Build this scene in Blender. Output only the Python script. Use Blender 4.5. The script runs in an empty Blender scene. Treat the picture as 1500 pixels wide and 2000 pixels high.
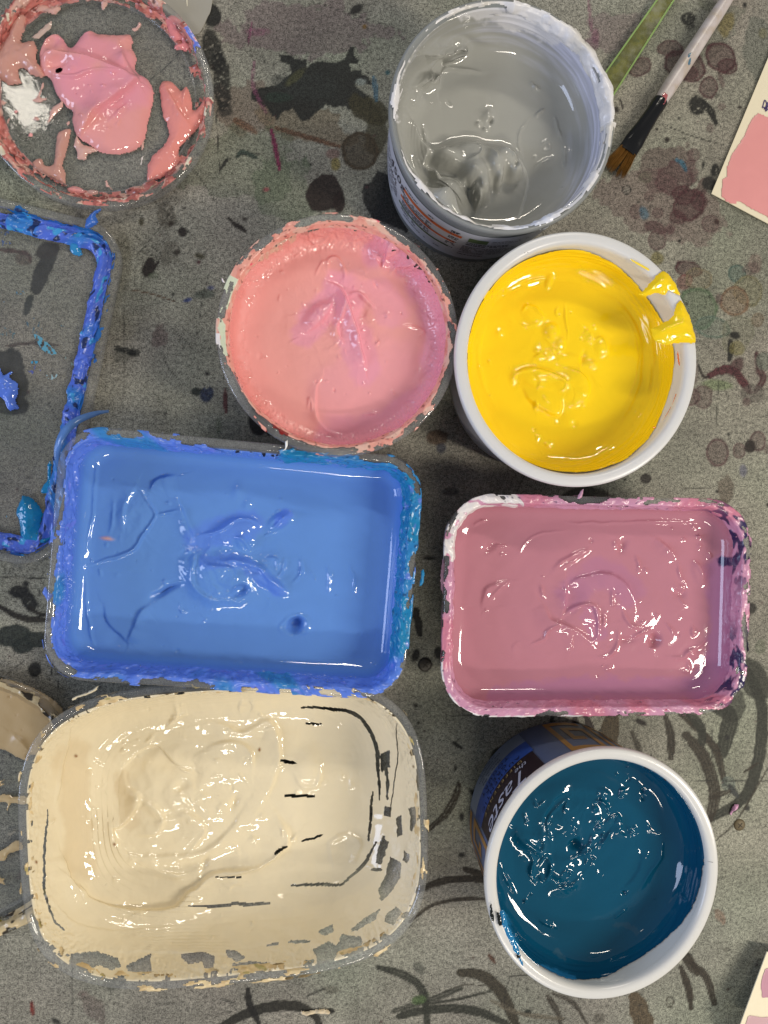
import bpy, math, random
import numpy as np
from mathutils import Matrix, Vector

# ---------------------------------------------------------------- camera
FPX, CAMH, NADX, NADY = 1500.0, 0.42, 590.0, 965.0     # focal length (photo px), height, point straight below
sc = bpy.context.scene
_c = np.array([NADX - 750.0, -(NADY - 1000.0), -FPX]); _c /= np.linalg.norm(_c)
_Z = -_c
_X = np.array([1.0, 0, 0]) - _Z[0] * _Z; _X /= np.linalg.norm(_X)
_Y = np.cross(_Z, _X)
ROT = np.array([_X, _Y, _Z])                             # columns: camera right, up, back in the world
CAM = np.array([0.0, 0.0, CAMH])
cam_data = bpy.data.cameras.new("camera")
cam_data.sensor_fit = 'VERTICAL'; cam_data.sensor_height = 32.0
cam_data.lens = FPX / 2000.0 * 32.0
cam_data.clip_start = 0.01; cam_data.clip_end = 50.0
cam = bpy.data.objects.new("camera", cam_data)
M = Matrix([list(ROT[0]) + [0], list(ROT[1]) + [0], list(ROT[2]) + [CAMH], [0, 0, 0, 1]])
cam.matrix_world = M
sc.collection.objects.link(cam); sc.camera = cam

# ---------------------------------------------------------------- world, lamps, exposure
world = bpy.data.worlds.new("World"); sc.world = world; world.use_nodes = True
world.node_tree.nodes["Background"].inputs[0].default_value = (0.86, 0.92, 1.0, 1)
world.node_tree.nodes["Background"].inputs[1].default_value = 0.19

def lamp(name, loc, target, sx, sy, power, color):
    d = bpy.data.lights.new(name, 'AREA'); d.shape = 'RECTANGLE'
    d.size = sx; d.size_y = sy; d.energy = power; d.color = color
    o = bpy.data.objects.new(name, d); o.location = loc
    v = Vector(target) - Vector(loc)
    o.rotation_euler = v.to_track_quat('-Z', 'Y').to_euler()
    sc.collection.objects.link(o); return o
WARM = (1.0, 0.92, 0.79); COOL = (0.64, 0.74, 1.0)
lamp("key_lamp", (0.98, -0.42, 1.0), (0.1, -0.1, 0), 0.10, 0.50, 10.5, WARM)
lamp("ceiling_strip_light", (0.55, 1.75, 1.85), (0, 0, 0), 0.8, 0.10, 15, WARM)
lamp("ceiling_strip_light", (-0.80, 1.14, 1.9), (0, 0, 0), 0.10, 0.17, 0.55, WARM)
lamp("ceiling_strip_light", (0.1, -1.9, 1.85), (0, 0, 0), 0.8, 0.10, 13, WARM)
lamp("window_light", (-1.9, -0.35, 0.75), (0.1, 0, 0), 0.8, 0.9, 18, COOL)
vs = sc.view_settings
vs.view_transform = 'Standard'; vs.look = 'None'; vs.gamma = 1.0; vs.exposure = 0.12; vs.use_curve_mapping = False
sc.cycles.use_denoising = True
sc.cycles.max_bounces = 10; sc.cycles.transparent_max_bounces = 24
sc.cycles.caustics_reflective = False; sc.cycles.caustics_refractive = False
sc.cycles.sample_clamp_indirect = 6.0

# ---------------------------------------------------------------- helpers: projection, colour, noise
def unproj(px, py, z):
    d = ROT @ np.array([px - 750.0, -(py - 1000.0), -FPX])
    t = (z - CAMH) / d[2]
    return CAM + d * t
def proj(V):
    q = (np.asarray(V) - CAM) @ ROT
    s = -q[..., 2]
    return 750.0 + FPX * q[..., 0] / s, 1000.0 - FPX * q[..., 1] / s
def lin(r, g, b):
    o = []
    for c in (r, g, b):
        c /= 255.0
        o.append(c / 12.92 if c <= 0.04045 else ((c + 0.055) / 1.055) ** 2.4)
    return np.array(o)
def sstep(a, b, x):
    t = np.clip((x - a) / (b - a), 0, 1); return t * t * (3 - 2 * t)

_rng = np.random.RandomState(7)
_ANG = _rng.rand(64, 256, 256) * 2 * np.pi
_GX = np.cos(_ANG).astype(np.float32); _GY = np.sin(_ANG).astype(np.float32)
def vnoise(x, y, seed=0):
    """gradient noise, about -1..1"""
    gx, gy = _GX[seed % 64], _GY[seed % 64]
    x = np.asarray(x, float) + 0 * np.asarray(y, float); y = np.asarray(y, float) + 0 * x
    xi = np.floor(x).astype(np.int64); yi = np.floor(y).astype(np.int64)
    u = x - xi; v = y - yi
    fx = u * u * u * (u * (u * 6 - 15) + 10); fy = v * v * v * (v * (v * 6 - 15) + 10)
    x0 = xi & 255; x1 = (xi + 1) & 255; y0 = yi & 255; y1 = (yi + 1) & 255
    a = gx[x0, y0] * u + gy[x0, y0] * v; b = gx[x1, y0] * (u - 1) + gy[x1, y0] * v
    c = gx[x0, y1] * u + gy[x0, y1] * (v - 1); d = gx[x1, y1] * (u - 1) + gy[x1, y1] * (v - 1)
    return ((a + (b - a) * fx) * (1 - fy) + (c + (d - c) * fx) * fy) * 1.55
def fbm(x, y, scale, octv=3, seed=0):
    s = 0; a = 1.0; n = 0; f = 1.0 / scale
    for k in range(octv):
        s = s + a * vnoise(x * f + 17.3 * k, y * f - 9.1 * k, seed + k); n += a; a *= 0.5; f *= 2.03
    return s / n

def smooth_line(pts, n=40):
    p = np.array(pts, float)
    if len(p) < 3:
        t = np.linspace(0, 1, 6)[:, None]; return p[0] * (1 - t) + p[-1] * t
    q = np.vstack([2 * p[0] - p[1], p, 2 * p[-1] - p[-2]]); out = []
    m = max(3, n // (len(p) - 1))
    for i in range(1, len(q) - 2):
        t = np.linspace(0, 1, m, endpoint=False)[:, None]
        a, b, c, d = q[i - 1], q[i], q[i + 1], q[i + 2]
        out.append(0.5 * (2 * b + (c - a) * t + (2 * a - 5 * b + 4 * c - d) * t * t + (3 * b - a - 3 * c + d) * t ** 3))
    out.append(p[-1:]); return np.vstack(out)
def line_dist(x, y, L):
    """signed distance to a polyline (positive to its right in the photo) and position along it 0..1"""
    best = np.full(x.shape, 1e9); sd = np.zeros(x.shape); pos = np.zeros(x.shape)
    seg = np.linalg.norm(np.diff(L, axis=0), axis=1); tot = seg.sum(); acc = 0
    for i in range(len(L) - 1):
        a = L[i]; d = L[i + 1] - a; l2 = (d * d).sum() + 1e-12
        t = np.clip(((x - a[0]) * d[0] + (y - a[1]) * d[1]) / l2, 0, 1)
        ex = x - a[0] - t * d[0]; ey = y - a[1] - t * d[1]
        q = ex * ex + ey * ey; m = q < best
        best = np.where(m, q, best)
        sd = np.where(m, np.sign(d[0] * ey - d[1] * ex), sd)
        pos = np.where(m, (acc + t * seg[i]) / tot, pos); acc += seg[i]
    return np.sqrt(best) * np.where(sd == 0, 1, sd), pos

def inside_dist(x, y, poly):
    p = np.array(poly, float); q = np.roll(p, -1, 0); ins = np.zeros(x.shape, bool); best = np.full(x.shape, 1e18)
    for a, b in zip(p, q):
        c = (a[1] > y) != (b[1] > y)
        xi = (b[0] - a[0]) * (y - a[1]) / (b[1] - a[1] + 1e-12) + a[0]; ins ^= c & (x < xi)
        d = b - a; t = np.clip(((x - a[0]) * d[0] + (y - a[1]) * d[1]) / ((d * d).sum() + 1e-12), 0, 1)
        best = np.minimum(best, (x - a[0] - t * d[0]) ** 2 + (y - a[1] - t * d[1]) ** 2)
    return np.sqrt(best) * np.where(ins, 1, -1)
class Field:
    """displacement (mm) and colour over a surface, features placed by photo pixel of that surface"""
    def __init__(s, px, py, color):
        s.px, s.py = px, py
        s.h = np.zeros(px.shape); s.col = np.tile(np.asarray(color, float), (px.size, 1)); s.alive = np.ones(px.shape, bool)
        s.o = (0, 0, 1.0)
        s.wx = px + 3.2 * fbm(px, py, 44, 2, 40) + 0.8 * fbm(px, py, 11, 2, 41); s.wy = py + 3.2 * fbm(px, py, 44, 2, 45) + 0.8 * fbm(px, py, 11, 2, 46)
    def crop(s, ox, oy, k): s.o = (ox, oy, k)
    def P(s, pts): return [(s.o[0] + x / s.o[2], s.o[1] + y / s.o[2]) for x, y in pts]
    def _sel(s, L, r):
        return np.where((s.px > L[:, 0].min() - r) & (s.px < L[:, 0].max() + r) & (s.py > L[:, 1].min() - r) & (s.py < L[:, 1].max() + r))[0]
    def line(s, pts, r):
        L = smooth_line(s.P(pts)); i = s._sel(L, r)
        if len(i) == 0: return i, None, None
        d, p = line_dist(s.wx[i], s.wy[i], L); return i, d, p
    def ridge(s, pts, w, h, tap=1.0):
        i, d, p = s.line(pts, w * 4)
        if len(i):
            k = 0.9 + 0.3 * vnoise(p * 4 + h * 31, p * 0 + w, 19); ww = w * 0.68 * (1 + 0.3 * vnoise(p * 5 + w * 13, p * 0 + h, 22))
            s.h[i] += h * k * np.exp(-(d / ww) ** 2) * (np.sin(np.pi * np.clip(p, 0.02, 0.98)) ** 0.7 if tap else 1)
    def fold(s, pts, w, h, wide):
        i, d, p = s.line(pts, max(w, wide) * 3.5)
        if len(i):
            w = w * 0.8; h = h * 1.3 * (0.9 + 0.35 * vnoise(p * 5 + wide, p * 0 + w, 23))
            v = np.where(d > 0, np.exp(-(d / wide) ** 1.5), np.exp(-(d / w) ** 2))
            s.h[i] += h * v * np.sin(np.pi * np.clip(p, 0.02, 0.98)) ** 0.6
    def lump(s, x, y, rx, ry, rot, h, p=2.6): s.blob(x, y, rx, ry, rot, h, p, top=True)
    def blob(s, x, y, rx, ry, rot, h, p=2.0, tint=None, ts=0.6, top=False):
        (cx, cy), = s.P([(x, y)]); k = s.o[2]; rx = rx / k; ry = ry / k
        c, n = math.cos(math.radians(rot)), math.sin(math.radians(rot))
        R = 2.6 * max(rx, ry)
        i = np.where((abs(s.px - cx) < R) & (abs(s.py - cy) < R))[0]
        dx = s.wx[i] - cx; dy = s.wy[i] - cy
        q = np.sqrt(((dx * c + dy * n) / rx) ** 2 + ((-dx * n + dy * c) / ry) ** 2)
        g = np.exp(-q ** p)
        if top:
            A, B = s.h[i], h * g + s.h[i] * (1 - g); k = 0.7 * sstep(0.02, 0.3, g) + 1e-6; t = np.clip(0.5 + 0.5 * (B - A) / k, 0, 1); s.h[i] = A * (1 - t) + B * t + k * t * (1 - t)
        else: s.h[i] += h * g
        if tint is not None:
            m = (g * ts)[:, None]; s.col[i] = s.col[i] * (1 - m) + np.asarray(tint) * m
    def tint(s, pts, w, color, st=0.6, rag=0.5, seed=3):
        i, d, p = s.line(pts, w * 2.2)
        if len(i):
            d = abs(d) / w + rag * fbm(s.px[i], s.py[i], w * 1.2, 3, seed)
            m = (sstep(1.15, 0.6, d) * st)[:, None]; s.col[i] = s.col[i] * (1 - m) + np.asarray(color) * m
    def cut(s, pts, w, rag=0.4, seed=5):
        i, d, p = s.line(pts, w * 3)
        if len(i):
            t = w * np.sin(np.pi * np.clip(p, 0.03, 0.97)) ** 0.4 * (1 + rag * fbm(s.px[i], s.py[i], 14, 2, seed))
            s.alive[i[abs(d) < t]] = False
    def cutblob(s, x, y, rx, ry, rot=0, rag=0.5, seed=5):
        (cx, cy), = s.P([(x, y)]); k = s.o[2]; rx /= k; ry /= k
        c, n = math.cos(math.radians(rot)), math.sin(math.radians(rot))
        dx = s.px - cx; dy = s.py - cy
        q = np.sqrt(((dx * c + dy * n) / rx) ** 2 + ((-dx * n + dy * c) / ry) ** 2) + rag * fbm(s.px, s.py, 22, 3, seed)
        s.alive[q < 0.85] = False
    def cutpoly(s, pts, rag=2.5, seed=5):
        L = np.array(s.P(pts)); i = s._sel(L, 8)
        if len(i):
            d = inside_dist(s.px[i], s.py[i], L) + rag * fbm(s.px[i], s.py[i], 9, 3, seed); s.alive[i[d > 0]] = False
    def noise(s, amp, scale, oc=3, seed=0, mask=1.0): s.h += amp * fbm(s.px, s.py, scale, oc, seed) * mask
    def warped(s, amp, scale, seed=0, mask=1.0, warp=0.8):
        wx = fbm(s.px, s.py, scale * 1.6, 2, seed + 5) * scale * warp; wy = fbm(s.px, s.py, scale * 1.6, 2, seed + 9) * scale * warp
        s.h += amp * (1 - 2 * abs(fbm(s.px + wx, s.py + wy, scale, 2, seed))) * mask
    def swirl(s, x, y, amp, rs, seed=0, mask=1.0, ecc=1.0, turns=0.6):
        (cx, cy), = s.P([(x, y)])
        dx = s.px - cx; dy = (s.py - cy) * ecc; r = np.hypot(dx, dy); a = np.arctan2(dy, dx)
        s.h += amp * vnoise(r / rs + turns * a + 40, (np.cos(a) + 2) * 1.2, seed) * mask
    def specks(s, x, y, rx, ry, n, size, amp, seed):
        (cx, cy), = s.P([(x, y)]); rg = np.random.RandomState(seed); k = s.o[2]
        save = s.o
        for _ in range(int(n * 0.5)):
            a, b = rg.normal(size=2) * 0.5
            X, Y = cx + a * rx / k, cy + b * ry / k; z = size * (0.5 + rg.rand() ** 2 * 1.4)
            s.o = (0, 0, 1.0)
            s.blob(X, Y, z * (0.7 + rg.rand()), z * (0.5 + 0.6 * rg.rand()), rg.rand() * 180, amp * (0.4 + rg.rand()) * (1 if rg.rand() < 0.65 else -1), 2.4)
        s.o = save
    def strokes(s, x, y, rx, ry, n, ln, w, amp, seed, ang=None):
        """short knife and brush marks"""
        (cx, cy), = s.P([(x, y)]); rg = np.random.RandomState(seed); k = s.o[2]; save = s.o
        s.o = (0, 0, 1.0)
        for _ in range(n):
            a, b = rg.normal(size=2) * 0.5
            X, Y = cx + a * rx / k, cy + b * ry / k
            th = (rg.rand() * 6.28) if ang is None else math.radians(ang) + rg.normal() * 0.35
            l = ln * (0.4 + rg.rand()); c = rg.normal() * 0.5
            p = [(X - math.cos(th - c) * l / 2, Y - math.sin(th - c) * l / 2), (X, Y), (X + math.cos(th + c) * l / 2, Y + math.sin(th + c) * l / 2)]
            if rg.rand() < 0.5: s.fold(p, w, amp * (0.4 + rg.rand()), w * 4)
            else: s.ridge(p, w * (0.6 + 0.8 * rg.rand()), amp * (0.4 + rg.rand()))
        s.o = save

# ---------------------------------------------------------------- helpers: meshes and objects
COL = sc.collection
def link(o, parent=None):
    COL.objects.link(o)
    if parent is not None: o.parent = parent
    return o
def org(parent):
    o = np.zeros(3); p = parent
    while p is not None:
        o += np.array(p.location); p = p.parent
    return o
def mesh_np(name, V, Q, mat, parent=None, col=None, smooth=True, kind=None, sharp=None):
    V = np.asarray(V, float) - org(parent)
    Q = np.asarray(Q, np.int64)
    used = np.unique(Q)
    remap = np.full(len(V), -1, np.int64); remap[used] = np.arange(len(used))
    V = V[used]; Q = remap[Q]
    me = bpy.data.meshes.new(name)
    me.vertices.add(len(V)); me.vertices.foreach_set("co", V.astype(np.float32).ravel())
    k = Q.shape[1]; n = len(Q)
    me.loops.add(n * k); me.loops.foreach_set("vertex_index", Q.astype(np.int32).ravel())
    me.polygons.add(n); me.polygons.foreach_set("loop_start", (np.arange(n) * k).astype(np.int32))
    me.polygons.foreach_set("use_smooth", np.full(n, smooth))
    me.update(calc_edges=True)
    if col is not None:
        c = np.ones((len(used), 4), np.float32); c[:, :3] = np.clip(np.asarray(col)[used], 0, 1)
        a = me.color_attributes.new("Col", 'FLOAT_COLOR', 'POINT'); a.data.foreach_set("color", c.ravel())
    if sharp is not None: me.set_sharp_from_angle(angle=math.radians(sharp))
    me.materials.append(mat)
    o = bpy.data.objects.new(name, me)
    if kind: o["kind"] = kind
    return link(o, parent)
def mesh_py(name, V, F, mat, parent=None, smooth=False, sharp=None):
    o0 = org(parent); me = bpy.data.meshes.new(name)
    me.from_pydata([tuple(np.asarray(v, float) - o0) for v in V], [], [tuple(int(i) for i in f) for f in F])
    if smooth:
        me.polygons.foreach_set("use_smooth", np.ones(len(F), bool))
        if sharp: me.set_sharp_from_angle(angle=math.radians(sharp))
    me.materials.append(mat); me.update()
    return link(bpy.data.objects.new(name, me), parent)
def thing(name, loc, label, cat, group=None):
    o = bpy.data.objects.new(name, None); o.location = loc; o.empty_display_size = 0.01
    o["label"] = label; o["category"] = cat
    if group: o["group"] = group
    return link(o)
def tag(o, label, cat, group=None):
    o["label"] = label; o["category"] = cat
    if group: o["group"] = group
def gridquads(nu, nv, wrap=False):
    i = np.arange(nu - (0 if wrap else 1)); j = np.arange(nv - 1)
    I, J = np.meshgrid(i, j, indexing='ij'); I2 = (I + 1) % nu
    return np.stack([I * nv + J, I2 * nv + J, I2 * nv + J + 1, I * nv + J + 1], -1).reshape(-1, 4)

# ---------------------------------------------------------------- materials
def new_mat(name):
    m = bpy.data.materials.new(name); m.use_nodes = True
    nt = m.node_tree; nt.nodes.clear()
    out = nt.nodes.new("ShaderNodeOutputMaterial"); return m, nt, out
def N(nt, t, **kw):
    n = nt.nodes.new(t)
    for k, v in kw.items(): setattr(n, k, v)
    return n
def bump_chain(nt, scale, dist, strength=1.0, detail=3.0, extra=None):
    tc = N(nt, "ShaderNodeTexCoord"); nz = N(nt, "ShaderNodeTexNoise")
    nz.inputs["Scale"].default_value = scale; nz.inputs["Detail"].default_value = detail
    nt.links.new(tc.outputs["Object"], nz.inputs["Vector"])
    b = N(nt, "ShaderNodeBump"); b.inputs["Distance"].default_value = dist; b.inputs["Strength"].default_value = strength
    nt.links.new(nz.outputs["Fac"], b.inputs["Height"]); return b, nz, tc
def paint_mat(name, rough=0.16, bump=0.00006, bscale=420, sss=0.0, spec=0.5, var=0.05):
    m, nt, out = new_mat(name); p = N(nt, "ShaderNodeBsdfPrincipled")
    at = N(nt, "ShaderNodeVertexColor", layer_name="Col")
    b, nz, tc = bump_chain(nt, bscale, bump, 0.6, 2.0)
    n2 = N(nt, "ShaderNodeTexNoise"); n2.inputs["Scale"].default_value = 55; n2.inputs["Detail"].default_value = 5; n2.inputs["Distortion"].default_value = 1.2
    nt.links.new(tc.outputs["Object"], n2.inputs["Vector"])
    mr = N(nt, "ShaderNodeMapRange"); mr.inputs["To Min"].default_value = 1 - var; mr.inputs["To Max"].default_value = 1 + var
    nt.links.new(n2.outputs["Fac"], mr.inputs["Value"])
    vm = N(nt, "ShaderNodeVectorMath", operation='SCALE')
    nt.links.new(at.outputs["Color"], vm.inputs[0]); nt.links.new(mr.outputs["Result"], vm.inputs["Scale"])
    nt.links.new(vm.outputs["Vector"], p.inputs["Base Color"])
    rr = N(nt, "ShaderNodeMapRange"); rr.inputs["To Min"].default_value = rough * 0.75; rr.inputs["To Max"].default_value = rough * 1.5
    nt.links.new(n2.outputs["Fac"], rr.inputs["Value"]); nt.links.new(rr.outputs["Result"], p.inputs["Roughness"])
    p.inputs["Specular IOR Level"].default_value = spec
    nt.links.new(b.outputs["Normal"], p.inputs["Normal"])
    nt.links.new(p.outputs[0], out.inputs[0]); return m
def clear_plastic(name, tint=(0.93, 0.94, 0.95), rough=0.08, haze=0.06, hcol=(0.75, 0.78, 0.8)):
    """thin clear polypropylene: see-through, a little milky, glossy at grazing angles"""
    m, nt, out = new_mat(name)
    tr = N(nt, "ShaderNodeBsdfTransparent"); tr.inputs[0].default_value = (*tint, 1)
    df = N(nt, "ShaderNodeBsdfDiffuse"); df.inputs[0].default_value = (*hcol, 1)
    gl = N(nt, "ShaderNodeBsdfGlossy"); gl.inputs["Roughness"].default_value = rough
    lw = N(nt, "ShaderNodeLayerWeight"); lw.inputs[0].default_value = 0.5
    pw = N(nt, "ShaderNodeMath", operation='POWER'); pw.inputs[1].default_value = 3.0; nt.links.new(lw.outputs["Facing"], pw.inputs[0])
    fr = N(nt, "ShaderNodeMath", operation='MULTIPLY_ADD'); fr.inputs[1].default_value = 0.55; fr.inputs[2].default_value = 0.04; nt.links.new(pw.outputs[0], fr.inputs[0])
    b, nz, tc = bump_chain(nt, 160, 0.0002, 0.25, 4)
    nt.links.new(b.outputs["Normal"], gl.inputs["Normal"])
    mr = N(nt, "ShaderNodeMapRange"); mr.inputs["To Min"].default_value = haze * 0.3; mr.inputs["To Max"].default_value = haze * 1.7
    nt.links.new(nz.outputs["Fac"], mr.inputs["Value"])
    m1 = N(nt, "ShaderNodeMixShader"); nt.links.new(mr.outputs[0], m1.inputs[0]); nt.links.new(tr.outputs[0], m1.inputs[1]); nt.links.new(df.outputs[0], m1.inputs[2])
    m2 = N(nt, "ShaderNodeMixShader"); nt.links.new(fr.outputs[0], m2.inputs[0]); nt.links.new(m1.outputs[0], m2.inputs[1]); nt.links.new(gl.outputs[0], m2.inputs[2])
    nt.links.new(m2.outputs[0], out.inputs[0]); return m
def milky_plastic(name, col=(0.72, 0.73, 0.74), trans=0.35, clear=0.08, rough=0.28):
    m, nt, out = new_mat(name)
    df = N(nt, "ShaderNodeBsdfPrincipled"); df.inputs["Base Color"].default_value = (*col, 1); df.inputs["Roughness"].default_value = rough
    tl = N(nt, "ShaderNodeBsdfTranslucent"); tl.inputs[0].default_value = (*col, 1)
    tr = N(nt, "ShaderNodeBsdfTransparent")
    b, nz, tc = bump_chain(nt, 90, 0.0002, 0.3, 4); nt.links.new(b.outputs["Normal"], df.inputs["Normal"])
    m1 = N(nt, "ShaderNodeMixShader"); m1.inputs[0].default_value = trans
    nt.links.new(df.outputs[0], m1.inputs[1]); nt.links.new(tl.outputs[0], m1.inputs[2])
    m2 = N(nt, "ShaderNodeMixShader"); m2.inputs[0].default_value = clear
    nt.links.new(m1.outputs[0], m2.inputs[1]); nt.links.new(tr.outputs[0], m2.inputs[2])
    nt.links.new(m2.outputs[0], out.inputs[0]); return m
def plain(name, col, rough=0.5, metal=0.0, bump=0.0001, bscale=300, var=0.12, vscale=120, aniso=None):
    m, nt, out = new_mat(name); p = N(nt, "ShaderNodeBsdfPrincipled")
    b, nz, tc = bump_chain(nt, bscale, bump, 0.5, 3)
    n2 = N(nt, "ShaderNodeTexNoise"); n2.inputs["Scale"].default_value = vscale; n2.inputs["Detail"].default_value = 4
    nt.links.new(tc.outputs["Object"], n2.inputs["Vector"])
    mx = N(nt, "ShaderNodeMix", data_type='RGBA')
    mx.inputs["A"].default_value = (*[max(0, c * (1 - var)) for c in col], 1); mx.inputs["B"].default_value = (*[min(1, c * (1 + var)) for c in col], 1)
    nt.links.new(n2.outputs["Fac"], mx.inputs["Factor"]); nt.links.new(mx.outputs["Result"], p.inputs["Base Color"])
    p.inputs["Roughness"].default_value = rough; p.inputs["Metallic"].default_value = metal
    nt.links.new(b.outputs["Normal"], p.inputs["Normal"]); nt.links.new(p.outputs[0], out.inputs[0]); return m

PAINT = paint_mat("wet_paint", 0.042, 0.00002, 300)
PAINT_DULL = paint_mat("half_dry_paint", 0.3, 0.0001, 380)
CRUST = paint_mat("dried_paint", 0.24, 0.0002, 600, var=0.12)
CLEAR = clear_plastic("clear_plastic", (0.985, 0.987, 0.99), 0.08, 0.07)
RIM = clear_plastic("clear_rim_plastic", (0.975, 0.98, 0.985), 0.06, 0.09, (0.8, 0.81, 0.81))
CLEARLID = clear_plastic("clear_lid_plastic", (0.945, 0.95, 0.955), 0.025, 0.035, (0.6, 0.62, 0.62))
FROST = milky_plastic("frosted_white_plastic", (0.86, 0.86, 0.86), 0.25, 0.05)
FROSTW = milky_plastic("white_tub_plastic", (0.8, 0.79, 0.76), 0.15, 0.0, 0.22)
GREYPP = milky_plastic("grey_translucent_plastic", (0.42, 0.44, 0.44), 0.3, 0.25, 0.3)

# ---------------------------------------------------------------- tabletop with its stains
def build_table():
    st = 0.00082
    def axis(lo, hi):
        fine = np.arange(lo, hi, st); out = []; v = hi; s = st
        while v < hi + 0.55: out.append(v); s *= 1.35; v += s
        pre = []; v = lo - st; s = st
        while v > lo - 0.55: pre.append(v); s *= 1.35; v -= s
        return np.concatenate([pre[::-1], fine, out])
    c = np.array([unproj(x, y, 0) for x in (-40, 1540) for y in (-40, 2040)])
    X = axis(c[:, 0].min(), c[:, 0].max()); Y = axis(c[:, 1].min(), c[:, 1].max())
    GX, GY = np.meshgrid(X, Y, indexing='ij')
    V = np.stack([GX.ravel(), GY.ravel(), np.zeros(GX.size)], -1)
    px, py = proj(V)
    base = np.tile(lin(138, 136, 124), (len(V), 1))
    big = fbm(px, py, 420, 3, 1); mid = fbm(px, py, 70, 4, 5); fine = fbm(px, py, 9, 3, 9)
    base *= (1 + 0.26 * big + 0.28 * mid + 0.14 * fine - 0.35 * np.clip(fbm(px, py, 130, 4, 33) - 0.05, 0, 1))[:, None]
    g = fbm(px, py, 260, 2, 12)[:, None]
    base *= 1 + np.clip(g, 0, 1) * np.array([-0.10, 0.02, -0.08]) + np.clip(-g, 0, 1) * np.array([0.05, -0.05, 0.0])
    col = base
    hf = fbm(px, py, 5.5, 2, 15); nz = fbm(px, py, 16, 3, 20); nzb = fbm(px, py, 45, 3, 24); nzc = fbm(px, py, 95, 3, 28)
    def apply(i, m, c):
        m = np.clip(m * 1.3, 0, 0.96)[:, None]; col[i] = col[i] * (1 - m) + np.asarray(c) * 0.74 * m
    def blob(x, y, rx, ry, c, s=0.8, rot=0, rag=0.25, ring=0.0, dry=0.0):
        R = 1.7 * max(rx, ry); i = np.where((abs(px - x) < R) & (abs(py - y) < R))[0]
        if not len(i): return
        k, n = math.cos(math.radians(rot)), math.sin(math.radians(rot)); dx = px[i] - x; dy = py[i] - y
        q = np.hypot((dx * k + dy * n) / rx, (-dx * n + dy * k) / ry) + rag * (nz[i] * 0.45 + nzb[i] * 0.8 if max(rx, ry) < 32 else nz[i] * 0.35 + nzb[i] * 0.8 + nzc[i] * 0.6)
        e = 2.2 / max(4.0, min(rx, ry))
        m = sstep(1 + e, 1 - e, q) * s
        if ring: m = np.clip(m * (1 - ring * 0.5 + ring * np.exp(-((q - 0.93) / 0.09) ** 2)), 0, 1)
        if dry: m = m * sstep(-0.1 + dry - 0.25, dry + 0.15, 0.5 + hf[i] + 0.5 * nz[i])
        apply(i, m, c)
    def stroke(pts, w, c, s=0.8, rag=0.3, dry=0.0, taper=True):
        w = w * 0.84 if w > 8 else w; L = smooth_line(pts); r = w * 2
        i = np.where((px > L[:, 0].min() - r) & (px < L[:, 0].max() + r) & (py > L[:, 1].min() - r) & (py < L[:, 1].max() + r))[0]
        if not len(i): return
        d, p = line_dist(px[i], py[i], L)
        t = w * (np.sin(np.pi * np.clip(p, 0.05, 0.95)) ** 0.22 if taper else 1)
        q = abs(d) / t + rag * (nz[i] * 0.7 + nzb[i] * 0.5); e = 1.3 / max(3, w)
        m = sstep(1 + e, 1 - e, q) * np.minimum(1.0, s * 1.25 * (1 + 0.25 * nzc[i] + 0.18 * np.sin(d * 0.9 + 3 * nzb[i])))
        if dry: m = m * sstep(dry - 0.35, dry + 0.15, 0.5 + hf[i] + 0.4 * nz[i] + 0.25 * np.sin(d * 1.1))
        apply(i, m, c)
    def poly(pts, c, s=0.9, o=(0, 0, 1.0), rag=4.0):
        P = np.array([(o[0] + a / o[2], o[1] + b / o[2]) for a, b in pts]); r = 12
        i = np.where((px > P[:, 0].min() - r) & (px < P[:, 0].max() + r) & (py > P[:, 1].min() - r) & (py < P[:, 1].max() + r))[0]
        d = inside_dist(px[i], py[i], P) + rag * (nz[i] + 0.4 * hf[i]); apply(i, sstep(-1.2, 1.2, d) * s * np.clip(0.93 + 0.25 * nzb[i], 0, 1), c)
    K = lin(38, 38, 36); KB = lin(44, 36, 34); KG = lin(44, 50, 46); BR = lin(62, 54, 42); BU = lin(80, 48, 52); BU2 = lin(98, 74, 74)
    GN = lin(92, 104, 80); GD = lin(60, 72, 64); OLV = lin(70, 66, 46); BLU = lin(70, 110, 130); MAG = lin(130, 70, 100); RUST = lin(112, 82, 62); YEL = lin(140, 126, 60)
    # broad washes
    blob(600, 60, 150, 55, lin(120, 100, 104), 0.45, 0, 0.6); blob(480, 210, 60, 50, lin(122, 104, 92), 0.5, 20, 0.5)
    blob(600, 240, 90, 40, lin(128, 110, 84), 0.45, 15, 0.6); blob(470, 320, 120, 70, GN, 0.35, 0, 0.6); blob(560, 370, 60, 70, lin(96, 110, 86), 0.4, 0, 0.6)
    blob(1010, 560, 90, 60, GD, 0.3); blob(1350, 60, 90, 60, lin(120, 124, 110), 0.4, 0, 0.5); blob(1200, 60, 60, 40, lin(130, 108, 112), 0.35, 0, 0.5)
    blob(1290, 400, 130, 60, lin(122, 98, 96), 0.4, 20, 0.5); blob(1300, 330, 60, 40, BU2, 0.45, 0, 0.5)
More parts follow.
